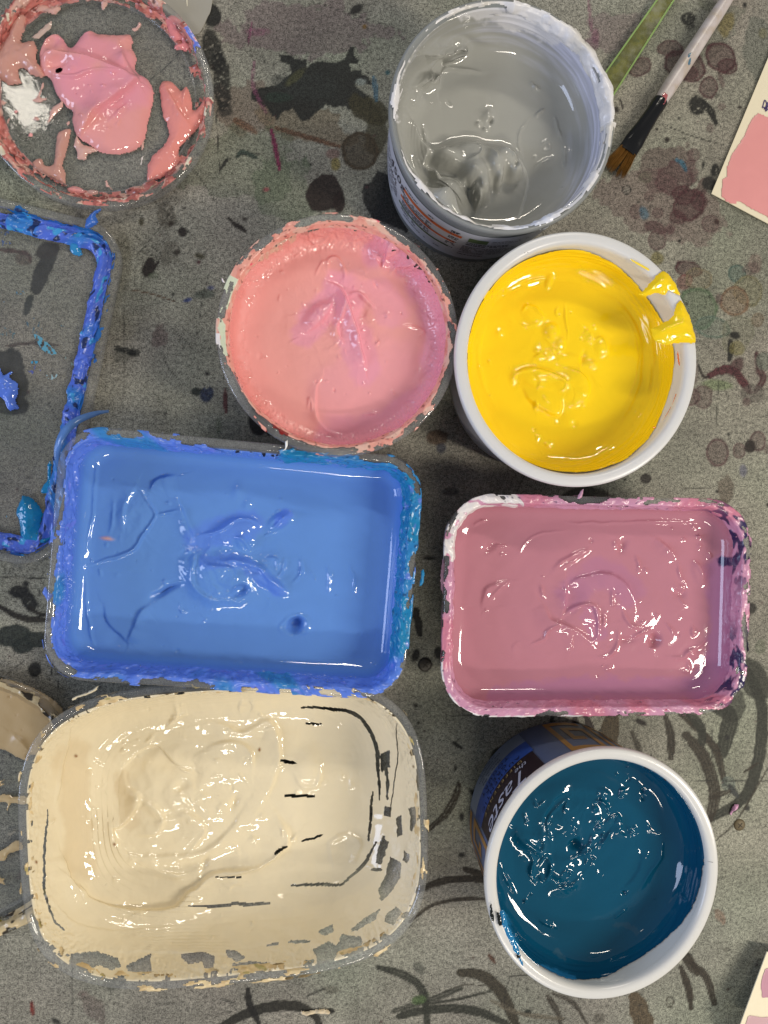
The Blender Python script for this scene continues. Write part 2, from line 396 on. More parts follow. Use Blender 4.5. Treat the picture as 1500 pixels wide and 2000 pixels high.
    # black spill at the top
    poly([(415, 680), (440, 650), (500, 640), (600, 625), (660, 570), (710, 540), (700, 480), (640, 450), (615, 405), (700, 400), (740, 430), (820, 440), (830, 490), (860, 460), (930, 450), (1050, 455), (1100, 430), (1140, 340), (1175, 345), (1170, 400), (1205, 450), (1190, 470), (1130, 465), (1150, 520), (1220, 515), (1230, 545), (1280, 560), (1295, 620), (1200, 600), (1170, 620), (1240, 680), (1280, 700), (1290, 740), (1360, 790), (1380, 900), (1300, 900), (1200, 830), (1100, 780), (1010, 790), (960, 760), (920, 800), (870, 850), (790, 890), (750, 850), (720, 800), (640, 820), (610, 880), (560, 840), (520, 780), (470, 760), (420, 730)], lin(40, 42, 40), 0.95, (380, 0, 3.75), 3.0)
    poly([(1230, 1350), (1290, 1340), (1340, 1250), (1500, 1300), (1560, 1700), (1300, 1600), (1235, 1480)], lin(52, 52, 50), 0.85, (380, 0, 3.75), 3.0)  # separate dark patch at the grey tub's lower left, not the spill
    blob(545, 190, 26, 10, lin(50, 66, 56), 0.5, 0, 0.4); blob(600, 170, 60, 24, lin(58, 62, 58), 0.45, 10, 0.6)
    blob(575, 152, 26, 8, lin(92, 92, 60), 0.5, -40, 0.6); blob(720, 215, 44, 26, OLV, 0.7, 30, 0.3); blob(735, 260, 22, 40, OLV, 0.65, 0, 0.3)
    blob(703, 295, 36, 38, lin(70, 58, 42), 0.8, 0, 0.16, 0.5); blob(634, 376, 36, 38, lin(44, 32, 30), 0.94, 0, 0.26); blob(662, 395, 12, 22, lin(44, 32, 30), 0.9, 0, 0.2)
    blob(705, 160, 9, 6, lin(150, 158, 150), 0.7, 0, 0.4)
    blob(416, 100, 18, 44, K, 0.7, -14, 0.35, 0, 0.12); blob(434, 160, 17, 60, K, 0.7, -6, 0.4, 0, 0.2); blob(412, 30, 18, 22, K, 0.8, 0, 0.4); blob(440, 215, 16, 14, K, 0.6, 0, 0.4, 0, 0.2)
    blob(500, 62, 22, 8, MAG, 0.4, 0, 0.5, 0, 0.2); stroke([(492, 45), (484, 90)], 2, MAG, 0.5); stroke([(530, 255), (538, 290), (546, 330)], 4.5, lin(120, 40, 76), 0.8, 0.4)
    stroke([(497, 120), (495, 170), (520, 220)], 4, MAG, 0.4, 0.6, 0.2); stroke([(540, 250), (600, 268), (662, 286)], 5, RUST, 0.6, 0.5); stroke([(460, 235), (500, 258)], 8, RUST, 0.5, 0.5)
    blob(655, 320, 9, 13, YEL, 0.6, 0, 0.4); blob(650, 300, 14, 10, lin(128, 92, 86), 0.5); stroke([(464, 305), (475, 298), (500, 307)], 5, GD, 0.7, 0.6); stroke([(445, 310), (430, 332)], 3, K, 0.6, 0.8)
    stroke([(420, 200), (425, 270), (430, 350)], 1.0, K, 0.5, 0.1); blob(520, 370, 6, 4, lin(150, 70, 80), 0.7); blob(696, 18, 15, 9, K, 0.8, -30, 0.3); blob(712, 52, 4, 4, lin(130, 100, 50), 0.8)
    stroke([(730, 150), (735, 195)], 5, BLU, 0.5, 0.6); blob(757, 142, 5, 5, lin(60, 100, 104), 0.8); stroke([(610, 3), (700, 32), (790, 60)], 0.9, K, 0.4, 0.1)
    # gap between the blue lid and the pink tub
    blob(290, 523, 13, 20, KB, 0.9, 15, 0.35); stroke([(300, 525), (310, 510)], 3, KB, 0.8); blob(357, 453, 9, 9, KB, 0.85, 0, 0.2); blob(276, 434, 5, 8, OLV, 0.7); blob(334, 437, 6, 5, KB, 0.9)
    blob(360, 407, 2.5, 2.5, K, 0.9); blob(390, 500, 11, 5, OLV, 0.7, 15); blob(346, 493, 6, 5, KB, 0.7, 0, 0.6); stroke([(447, 427), (462, 440), (478, 450)], 5, KB, 0.7, 0.9); blob(478, 428, 6, 4, KB, 0.7)
    blob(366, 586, 8, 3.5, lin(66, 80, 130), 0.85, -15); blob(412, 562, 7, 4, lin(66, 74, 120), 0.6); blob(400, 575, 20, 9, GD, 0.5, 0, 0.6); blob(338, 575, 3, 4, K, 0.9); blob(385, 650, 3, 3, K, 0.7)
    blob(385, 765, 11, 9, KG, 0.8, 0, 0.5, 0, 0.1); blob(402, 770, 13, 16, lin(52, 62, 84), 0.8, 20, 0.6, 0, 0.15); blob(405, 730, 6, 5, K, 0.7, 0, 0.5)
    stroke([(225, 680), (245, 685), (262, 690)], 6, K, 0.6, 0.8, 0.15); blob(262, 690, 10, 8, K, 0.6, 0, 0.8); stroke([(440, 760), (441, 805)], 4, lin(96, 60, 58), 0.7, 0.5)
    blob(505, 822, 19, 30, lin(28, 28, 30), 0.95, -6, 0.14); blob(528, 843, 10, 8, lin(28, 28, 30), 0.9); stroke([(320, 700), (330, 720), (350, 740)], 1.2, K, 0.5); stroke([(225, 478), (300, 500), (380, 530)], 0.9, K, 0.4); stroke([(350, 390), (300, 460), (270, 495)], 0.9, K, 0.45)
    stroke([(250, 565), (300, 575), (345, 590)], 1.3, lin(96, 72, 54), 0.6); stroke([(244, 560), (241, 800)], 1.5, K, 0.25); blob(240, 510, 16, 60, lin(92, 88, 70), 0.3)
    # under the blue lid
    stroke([(105, 490), (85, 525), (70, 565)], 18, K, 0.8, 0.35); blob(92, 490, 24, 16, KB, 0.75, -20, 0.4); stroke([(60, 580), (50, 612)], 8, KG, 0.7, 0.4); blob(45, 505, 18, 14, lin(84, 58, 50), 0.5, 0, 0.5)
    blob(15, 740, 40, 60, K, 0.85, 0, 0.3); blob(25, 792, 34, 18, K, 0.8); stroke([(0, 488), (50, 495), (60, 510)], 4, lin(80, 52, 48), 0.7, 0.5)
    stroke([(10, 676), (60, 670), (115, 675)], 3.5, lin(80, 62, 58), 0.6, 0.6); blob(155, 695, 9, 16, lin(92, 58, 60), 0.5, 20)
    # left margin between blue tub and cream lid
    for a in [(38, 1155, 22, 13, 0), (55, 1172, 14, 26, -25), (30, 1160, 10, 8, 0), (50, 1140, 7, 6, 0)]: blob(*a[:4], K, 0.8, a[4], 0.5, 0, 0.1)
    stroke([(0, 1185), (30, 1202), (60, 1210), (95, 1210)], 6.5, lin(44, 40, 34), 0.9, 0.2); stroke([(55, 1185), (75, 1198), (95, 1202)], 4, lin(44, 40, 34), 0.85, 0.2)
    for a in [(25, 1242, 34, 20, -10), (70, 1248, 24, 18, 0), (45, 1262, 22, 14, 0)]: blob(*a[:4], KG, 0.82, a[4], 0.45)
    blob(68, 1308, 13, 15, K, 0.8, 0, 0.2); stroke([(0, 1127), (95, 1130)], 1.0, K, 0.5, 0.1); stroke([(80, 1130), (72, 1200)], 0.9, K, 0.4, 0.1); stroke([(104, 1290), (98, 1330)], 1.2, K, 0.7, 0.1); stroke([(113, 1330), (116, 1360)], 1.0, K, 0.5, 0.1)
    # beside the brush
    for a in [(1337, 130, 42, 30, 25), (1250, 130, 24, 18, -30), (1310, 95, 26, 16, 0), (1345, 142, 18, 14, 0)]: blob(*a[:4], BU, 0.62, a[4], 0.3, 0.5)
    for a in [(1409, 112, 28, 32, -20), (1420, 130, 20, 16, 0), (1385, 170, 18, 22, 10), (1408, 155, 5, 16, -15)]: blob(*a[:4], BU, 0.66, a[4], 0.25, 0.6)
    for a in [(1410, 208, 7, 7), (1387, 250, 7, 9), (1355, 303, 12, 13), (1348, 322, 12, 10), (1356, 336, 9, 9), (1268, 383, 10, 10), (1242, 413, 12, 14), (1285, 416, 11, 11), (1310, 445, 9, 10), (1318, 296, 3, 4), (1343, 283, 4, 6), (1388, 437, 17, 17)]:
        blob(*a, BU2, 0.55, 0, 0.15, 0.7)
    for a in [(1320, 350, 34, 32), (1345, 400, 28, 36), (1335, 380, 22, 20), (1365, 395, 16, 16), (1325, 425, 18, 14), (1372, 365, 10, 18), (1280, 445, 22, 12)]: blob(*a, BU if a[2] < 34 else BU2, 0.62, 20, 0.4, 0.5)
    blob(1386, 358, 14, 14, lin(50, 48, 46), 0.9, 0, 0.1); blob(1400, 433, 5, 5, lin(70, 50, 46), 0.8); blob(1361, 205, 15, 18, K, 0.9, -20, 0.4, 0, 0.2); stroke([(1375, 200), (1388, 218), (1398, 240)], 7, K, 0.92, 0.4, 0.05)
    blob(1345, 35, 14, 14, K, 0.8, 0, 0.5, 0, 0.3); blob(1350, 52, 10, 7, K, 0.6, 0, 0.6, 0, 0.3); blob(1396, 332, 8, 13, K, 0.85, 10, 0.4, 0, 0.15); blob(1373, 322, 3, 10, K, 0.7, 10, 0.6)
    stroke([(1322, 312), (1332, 318), (1340, 333)], 4.5, BLU, 0.75, 0.6); blob(1258, 415, 8, 14, BLU, 0.55, -20, 0.6, 0, 0.1); blob(1303, 273, 5, 5, KB, 0.85); blob(1283, 253, 3, 3, KB, 0.85); blob(1204, 214, 5, 6, KB, 0.9); stroke([(1212, 195), (1217, 213)], 2, KB, 0.7)
    blob(1224, 371, 9, 9, K, 0.8, 0, 0.1, 1.9); blob(1224, 371, 6, 6, lin(136, 130, 122), 0.8, 0, 0.1); blob(1418, 50, 14, 26, lin(128, 116, 66), 0.55, 20, 0.5); blob(1490, 65, 8, 10, YEL, 0.6); blob(1163, 70, 8, 14, MAG, 0.4, 0, 0.4); blob(1155, 85, 16, 14, lin(116, 84, 98), 0.5, 0, 0.5)
    stroke([(1150, 0), (1155, 60)], 4, MAG, 0.3, 0.5, 0.2); blob(1455, 10, 4, 5, K, 0.8); blob(1480, 100, 30, 60, lin(112, 116, 106), 0.5, 0, 0.4); blob(1380, 8, 16, 12, lin(112, 114, 96), 0.5); blob(1445, 210, 5, 3, KB, 0.8)
    stroke([(1290, 240), (1350, 265), (1420, 285)], 0.9, K, 0.5, 0.1); stroke([(1330, 270), (1380, 275)], 0.8, K, 0.4, 0.1)
    # right of the yellow tub
    blob(1345, 525, 30, 16, BU, 0.7, 12, 0.35, 0.6); blob(1338, 550, 16, 14, lin(124, 76, 72), 0.6, -30, 0.3, 0.4); blob(1365, 545, 26, 24, lin(136, 126, 100), 0.5, 0, 0.3, 0.9); blob(1284, 505, 13, 14, lin(120, 112, 60), 0.55, 0, 0.3)
    blob(1284, 468, 18, 22, BU2, 0.6, 0, 0.2, 0.5); blob(1309, 450, 8, 10, BU2, 0.55)
    blob(1440, 534, 18, 18, lin(84, 108, 100), 0.7, 0, 0.2, 0.8); blob(1462, 568, 28, 30, lin(128, 124, 96), 0.6, 0, 0.25, 0.6); blob(1435, 590, 28, 30, lin(132, 106, 84), 0.65, 0, 0.2, 0.7); blob(1475, 515, 14, 20, lin(132, 112, 104), 0.5, 0, 0.3, 0.4)
    blob(1365, 600, 36, 42, lin(100, 118, 92), 0.7, -15, 0.2, 0.8); blob(1395, 640, 34, 22, lin(104, 122, 110), 0.6, 10, 0.25, 0.9); blob(1440, 650, 34, 40, lin(128, 128, 108), 0.45, 0, 0.4, 0.5); blob(1480, 625, 12, 14, lin(124, 104, 80), 0.5, 0, 0.3, 0.6)
    blob(1404, 583, 7, 11, BU2, 0.5); blob(1435, 655, 10, 7, K, 0.8, 10, 0.4); stroke([(1426, 665), (1428, 685), (1424, 702)], 6, K, 0.8, 0.8, 0.1); blob(1440, 680, 14, 14, lin(140, 132, 84), 0.4, 0, 0.5)
    stroke([(1385, 733), (1410, 722), (1432, 724), (1448, 742), (1464, 765)], 10, lin(88, 46, 52), 0.72, 0.6); blob(1437, 718, 12, 20, BU, 0.6, 30, 0.4); stroke([(1478, 690), (1482, 720), (1490, 740), (1475, 765)], 7, BU, 0.6, 0.6, 0); blob(1400, 752, 32, 10, lin(126, 140, 104), 0.6, 4, 0.3); blob(1492, 705, 16, 18, lin(110, 120, 108), 0.5)
    blob(1352, 720, 14, 30, lin(128, 116, 110), 0.5, -10, 0.5); stroke([(1364, 712), (1374, 735), (1385, 735)], 3, KB, 0.7, 0.5); blob(1372, 775, 20, 24, BU2, 0.5, 0, 0.3, 0.5); blob(1470, 770, 26, 18, lin(104, 98, 92), 0.5); blob(1458, 785, 9, 9, BU2, 0.5)
    for a in [(1402, 884, 22, 28), (1444, 880, 13, 16), (1480, 862, 16, 20), (1497, 877, 6, 8), (1350, 775, 18, 18)]: blob(*a, BU2, 0.66, 0, 0.12, 0.8)
    blob(1465, 872, 11, 13, lin(44, 36, 34), 0.92, 0, 0.08); blob(1452, 918, 7, 13, lin(96, 96, 124), 0.5, 0, 0.4); blob(1261, 935, 10, 10, lin(40, 34, 32), 0.92, 0, 0.15, 0.5); blob(1401, 960, 4, 3, K, 0.95); blob(1418, 955, 16, 24, lin(104, 92, 80), 0.55, 0, 0.6); blob(1404, 984, 16, 9, lin(84, 72, 62), 0.6, 0, 0.6)
    stroke([(1404, 740), (1398, 850), (1397, 1000)], 0.9, K, 0.45, 0.1); blob(1423, 848, 3, 3, K, 0.8); stroke([(1318, 952), (1400, 955)], 1.2, K, 0.3)
    # dark patch and small marks below the yellow tub
    blob(1150, 985, 60, 34, lin(62, 60, 52), 0.7, 0, 0.2); blob(855, 855, 22, 14, lin(90, 66, 46), 0.6, 0, 0.4); blob(862, 875, 10, 10, lin(60, 66, 84), 0.6, 0, 0.5); blob(880, 960, 18, 8, K, 0.5, 0, 0.7, 0, 0.2)
    # between blue and mauve tubs
    blob(830, 1298, 14, 14, K, 0.75, 0, 0.05, 0.6); blob(857, 1275, 9, 12, K, 0.8, 0, 0.1); blob(812, 1280, 7, 14, K, 0.75, 15, 0.4); stroke([(812, 1190), (820, 1240)], 9, K, 0.75, 0.6); blob(838, 1090, 14, 4, K, 0.7); blob(817, 1412, 3, 3, K, 0.8); stroke([(885, 1450), (900, 1460)], 5, K, 0.6, 0.8); blob(812, 1378, 5, 4, K, 0.7)
    blob(1468, 1188, 9, 11, lin(50, 48, 44), 0.9, 0, 0.15)
    # brushed rings around the teal tub
    BK = lin(54, 46, 36); GK = lin(50, 52, 44)
    stroke([(1440, 1290), (1470, 1330), (1488, 1390), (1482, 1480), (1455, 1555), (1405, 1590), (1385, 1600)], 14, GK, 0.72, 0.3); stroke([(1395, 1380), (1425, 1400), (1418, 1440), (1412, 1470)], 20, GK, 0.62, 0.4); blob(1475, 1330, 26, 44, GK, 0.68, -20, 0.3); blob(1430, 1380, 26, 34, GK, 0.6, 10, 0.4)
    stroke([(1340, 1435), (1375, 1480), (1395, 1550), (1385, 1600)], 15, BK, 0.6, 0.4); stroke([(1330, 1395), (1370, 1430), (1400, 1470), (1415, 1530)], 8, BK, 0.65, 0.4); stroke([(1300, 1400), (1310, 1440), (1310, 1480)], 10, BK, 0.6, 0.5); stroke([(1345, 1395), (1368, 1420), (1372, 1450)], 12, GK, 0.6, 0.5)
    stroke([(1196, 1395), (1192, 1430), (1184, 1470)], 21, lin(92, 80, 60), 0.72, 0.25); stroke([(1122, 1400), (1128, 1440)], 9, lin(58, 48, 46), 0.8, 0.3); stroke([(1145, 1400), (1155, 1430), (1156, 1455)], 9, lin(58, 48, 46), 0.8, 0.3); stroke([(1078, 1400), (1080, 1440)], 6, GK, 0.55, 0.5); blob(1252, 1411, 12, 5, KB, 0.8, 25, 0.4); stroke([(1235, 1430), (1250, 1470), (1262, 1500)], 6, BK, 0.45, 0.5)
    blob(985, 1470, 32, 11, lin(50, 50, 40), 0.8, -14, 0.5); blob(978, 1480, 20, 7, lin(50, 50, 40), 0.7, -20, 0.5); blob(1421, 1440, 5, 5, K, 0.9); blob(1423, 1530, 13, 14, lin(104, 116, 110), 0.55, 0, 0.3, 0.5); stroke([(1425, 1535), (1440, 1555)], 6, lin(60, 64, 64), 0.7, 0.3); blob(1459, 1578, 6, 6, lin(52, 52, 50), 0.9, 0, 0.3); stroke([(1385, 1560), (1425, 1545)], 5, BK, 0.5, 0.4); stroke([(1452, 1508), (1466, 1500), (1480, 1490)], 2.5, BK, 0.7, 0.8); stroke([(1350, 1525), (1500, 1525)], 0.9, K, 0.45, 0.1)
    stroke([(1400, 1640), (1440, 1600), (1500, 1500)], 2.0, BK, 0.5, 0.2)
    stroke([(838, 1620), (870, 1590), (892, 1550), (896, 1530)], 9, BK, 0.6, 0.5, 0.1); blob(926, 1550, 15, 5, K, 0.75, 40, 0.3); blob(902, 1595, 5, 8, K, 0.8, 0, 0.3); blob(902, 1670, 7, 5, K, 0.75); blob(889, 1500, 3, 6, K, 0.7); blob(1021, 1460, 4, 4, K, 0.7, 0, 0.1, 1.5)
    stroke([(815, 1740), (860, 1722), (910, 1716), (955, 1722)], 9, BK, 0.68, 0.25); stroke([(908, 1698), (955, 1712)], 9, BK, 0.7, 0.3); stroke([(800, 1800), (840, 1770), (890, 1757), (950, 1755)], 4, BK, 0.6, 0.3); stroke([(900, 1900), (940, 1905), (980, 1940), (1010, 2005)], 14, lin(66, 60, 48), 0.75, 0.25); stroke([(780, 1985), (850, 1970), (930, 1975), (990, 2000)], 11, GK, 0.65, 0.3); stroke([(840, 1960), (900, 1950), (960, 1935)], 3, GK, 0.6, 0.3); stroke([(1070, 1945), (1090, 1980), (1095, 2000)], 6, BK, 0.5, 0.5)
    stroke([(1080, 1940), (1120, 1960), (1150, 2005)], 4, BK, 0.5, 0.5); stroke([(1240, 1950), (1255, 1990), (1260, 2010)], 24, lin(92, 78, 58), 0.65, 0.4); stroke([(1330, 1890), (1345, 1930), (1350, 1970)], 7, BK, 0.7, 0.5); stroke([(1350, 1880), (1380, 1910), (1395, 1960)], 8, BK, 0.6, 0.4); stroke([(1335, 1860), (1360, 1900)], 12, BK, 0.6, 0.4); blob(1308, 1957, 8, 12, BK, 0.8, 0, 0.1, 1.6); blob(1031, 1977, 7, 6, lin(36, 42, 36), 0.92, 0, 0.15); blob(828, 1948, 9, 14, lin(76, 88, 60), 0.6, 40)
    stroke([(955, 1865), (966, 1880)], 4, lin(96, 66, 52), 0.7, 0.4); blob(1420, 1855, 5, 4, BK, 0.8, 0, 0.1, 1.2); blob(1422, 1932, 2.5, 2.5, lin(60, 30, 26), 0.9); blob(924, 1870, 2.5, 2.5, lin(60, 30, 26), 0.9); stroke([(840, 1950), (900, 1925), (950, 1925)], 1.2, BK, 0.5, 0.2)
    stroke([(1400, 1780), (1412, 1800)], 10, lin(132, 104, 86), 0.4, 0.6); blob(1170, 1990, 12, 12, BK, 0.4); stroke([(960, 1955), (1020, 1980), (1100, 1990)], 5, lin(112, 104, 88), 0.5, 0.6)
    # strip along the bottom
    stroke([(425, 2010), (470, 1985), (520, 1968), (580, 1965), (615, 1985), (625, 2010)], 12, lin(46, 44, 38), 0.82, 0.25); stroke([(484, 1932), (487, 1960), (505, 1998)], 7, lin(34, 32, 30), 0.9, 0.2); stroke([(740, 1890), (790, 1905), (825, 1935), (835, 2000)], 10, GK, 0.66, 0.3); stroke([(770, 1975), (850, 1950), (900, 1930)], 7, GK, 0.5, 0.4); blob(818, 1953, 15, 9, lin(84, 104, 66), 0.8, -10, 0.15); stroke([(600, 1945), (635, 1930)], 2, K, 0.5); stroke([(62, 1958), (64, 1982)], 3.5, lin(124, 52, 44), 0.75, 0.4); blob(110, 1995, 10, 5, K, 0.7, 20, 0.5); stroke([(430, 1950), (460, 1960)], 3, K, 0.35); blob(645, 1975, 8, 5, K, 0.8); stroke([(140, 1850), (141, 2000)], 1.2, K, 0.3)
    # random small specks and scratches over the whole top
    rg = np.random.RandomState(3)
    for _ in range(420):
        x, y = rg.rand() * 1560 - 30, rg.rand() * 2060 - 30; r = 1.2 + 2.6 * rg.rand() ** 3
        blob(x, y, r, r * (0.6 + 0.6 * rg.rand()), K if rg.rand() < 0.8 else BU, 0.5 + 0.4 * rg.rand(), rg.rand() * 180, 0.5)
    for _ in range(150):
        x, y = rg.rand() * 1500, rg.rand() * 2000; a = rg.rand() * 6.28; l = 15 + 120 * rg.rand() ** 2
        stroke([(x, y), (x + l * math.cos(a) * 0.5 + rg.normal() * 3, y + l * math.sin(a) * 0.5 + rg.normal() * 3), (x + l * math.cos(a), y + l * math.sin(a))], 0.9, K, 0.2 + 0.3 * rg.rand(), 0.2)
    for _ in range(40):
        x, y = rg.rand() * 1500, rg.rand() * 2000; r = 8 + 22 * rg.rand()
        blob(x, y, r, r * (0.4 + 0.5 * rg.rand()), [KG, BU2, GN, BR][rg.randint(4)], 0.25 + 0.2 * rg.rand(), rg.rand() * 180, 0.7, 0, 0.2 * rg.rand())
    m, nt, out = new_mat("stained_table_laminate"); p = N(nt, "ShaderNodeBsdfPrincipled")
    at = N(nt, "ShaderNodeVertexColor", layer_name="Col"); tc = N(nt, "ShaderNodeTexCoord")
    n1 = N(nt, "ShaderNodeTexNoise"); n1.inputs["Scale"].default_value = 1500; n1.inputs["Detail"].default_value = 2
    n2 = N(nt, "ShaderNodeTexNoise"); n2.inputs["Scale"].default_value = 520; n2.inputs["Detail"].default_value = 4; n2.inputs["Roughness"].default_value = 0.7
    for n in (n1, n2): nt.links.new(tc.outputs["Object"], n.inputs["Vector"])
    ad = N(nt, "ShaderNodeMath", operation='ADD'); nt.links.new(n1.outputs["Fac"], ad.inputs[0]); nt.links.new(n2.outputs["Fac"], ad.inputs[1])
    mr = N(nt, "ShaderNodeMapRange"); mr.inputs["From Min"].default_value = 0.78; mr.inputs["From Max"].default_value = 1.24; mr.inputs["To Min"].default_value = 0.35; mr.inputs["To Max"].default_value = 1.62
    nt.links.new(ad.outputs[0], mr.inputs["Value"])
    vm = N(nt, "ShaderNodeVectorMath", operation='SCALE'); nt.links.new(at.outputs["Color"], vm.inputs[0]); nt.links.new(mr.outputs[0], vm.inputs["Scale"])
    nt.links.new(vm.outputs[0], p.inputs["Base Color"]); p.inputs["Roughness"].default_value = 0.62; p.inputs["Specular IOR Level"].default_value = 0.3
    b = N(nt, "ShaderNodeBump"); b.inputs["Distance"].default_value = 0.0002; b.inputs["Strength"].default_value = 0.35
    nt.links.new(n2.outputs["Fac"], b.inputs["Height"]); nt.links.new(b.outputs[0], p.inputs["Normal"]); nt.links.new(p.outputs[0], out.inputs[0])
    o = mesh_np("tabletop", V, gridquads(len(X), len(Y)), m, None, col, True, "structure")
    return o
tabletop = build_table()

# ---------------------------------------------------------------- outlines of tubs and lids
class Outline:
    """a closed rim outline in the world: ellipse, rounded rectangle or superellipse, with an inset"""
    def __init__(s, kind, c, a, b, rot=0.0, r=0.02, n=3.0):
        s.kind, s.c, s.a, s.b, s.rot, s.r, s.n = kind, np.array(c[:2]), a, b, math.radians(rot), r, n
    def rad(s, th, ins):
        a = np.maximum(s.a - ins, 1e-4); b = np.maximum(s.b - ins, 1e-4); c = np.abs(np.cos(th)) + 1e-9; n = np.abs(np.sin(th)) + 1e-9
        if s.kind == 'se': return ((c / a) ** s.n + (n / b) ** s.n) ** (-1 / s.n)
        if s.kind == 'el': return ((c / a) ** 2 + (n / b) ** 2) ** -0.5
        r = np.maximum(s.r - ins, 0.004); cx = a - r; cy = b - r
        r1 = a / c; r2 = b / n; dc = c * cx + n * cy
        rc = dc + np.sqrt(np.maximum(dc * dc - cx * cx - cy * cy + r * r, 0))
        return np.where(r1 * n <= cy, r1, np.where(r2 * c <= cx, r2, rc))
    def xy(s, th, ins, f=1.0):
        R = s.rad(th, ins) * f
        return np.stack([s.c[0] + R * np.cos(th + s.rot), s.c[1] + R * np.sin(th + s.rot)], -1)
    def thetas(s, n):
        """angles spaced evenly along the outline"""
        t = np.linspace(0, 2 * np.pi, 4001); p = s.xy(t, 0.0); d = np.concatenate([[0], np.cumsum(np.linalg.norm(np.diff(p, axis=0), axis=1))])
        return np.interp(np.linspace(0, d[-1], n, endpoint=False), d, t)
def ring_from_px(L, R, T, B, z):
    my = (T + B) / 2; mx = (L + R) / 2
    l, r, t, b = unproj(L, my, z), unproj(R, my, z), unproj(mx, T, z), unproj(mx, B, z)
    return ((l[0] + r[0]) / 2, (t[1] + b[1]) / 2), (r[0] - l[0]) / 2, (t[1] - b[1]) / 2
def rect_from_px(l, r, t, b, z):
    l, r, t, b = [unproj(*q, z) for q in (l, r, t, b)]
    return ((l + r + t + b) / 4)[:2], np.linalg.norm((r - l)[:2]) / 2, np.linalg.norm((t - b)[:2]) / 2

def loft(name, O, prof, mat, parent, n=220, cap0=True, cap1=True, sharp=50):
    th = O.thetas(n); V = []
    for ins, z in prof:
        xy = O.xy(th, ins); V.append(np.column_stack([xy, np.full(n, z)]))
    k = len(prof); V = np.vstack(V); F = []
    for j in range(k - 1):
        for i in range(n):
            i2 = (i + 1) % n; F.append((j * n + i, j * n + i2, (j + 1) * n + i2, (j + 1) * n + i))
    if cap0: F.append(tuple(range(n))[::-1])
    if cap1: F.append(tuple((k - 1) * n + i for i in range(n)))
    return mesh_py(name, V, F, mat, parent, True, sharp)

def tub_shell(O, h, tb, lip, mat, parent, th=0.0011, lipmat=None, bulge=0.0):
    if mat is CLEAR: lipmat = RIM
    """outer wall, base and inner wall in one skin; the turned lip on top is its own part"""
    w = [(tb + 0.006, 0.0008), (tb + 0.0025, 0.0), (tb, 0.0022)]
    for t in (0.25, 0.5, 0.75): w.append((tb + (lip - tb) * t - bulge * math.sin(math.pi * t), 0.0022 + (h - 0.006) * t))
    w += [(lip, h - 0.0035), (lip + th, h - 0.0035)]
    for t in (0.75, 0.5, 0.25): w.append((tb + (lip - tb) * t - bulge * math.sin(math.pi * t) + th, 0.0022 + (h - 0.006) * t))
    w += [(tb + th, 0.0042), (tb + th + 0.003, 0.0020)]
    loft("wall", O, w, mat, parent)
    l = [(lip * 0.9, h - 0.0045), (0.0003, h - 0.0042), (0, h - 0.0036), (0, h - 0.0012), (0.0004, h - 0.0003), (0.0010, h), (lip * 0.75, h + 0.0001), (lip + 0.0004, h - 0.0005), (lip + th, h - 0.0022), (lip + th, h - 0.0034)]
    return loft("rim", O, l, lipmat or mat, parent, 260, False, False, 60)

def wall_ins(tb, lip, h, z, th=0.0011):
    t = np.clip((z - 0.0022) / (h - 0.006), 0, 1); return tb + (lip - tb) * t + th

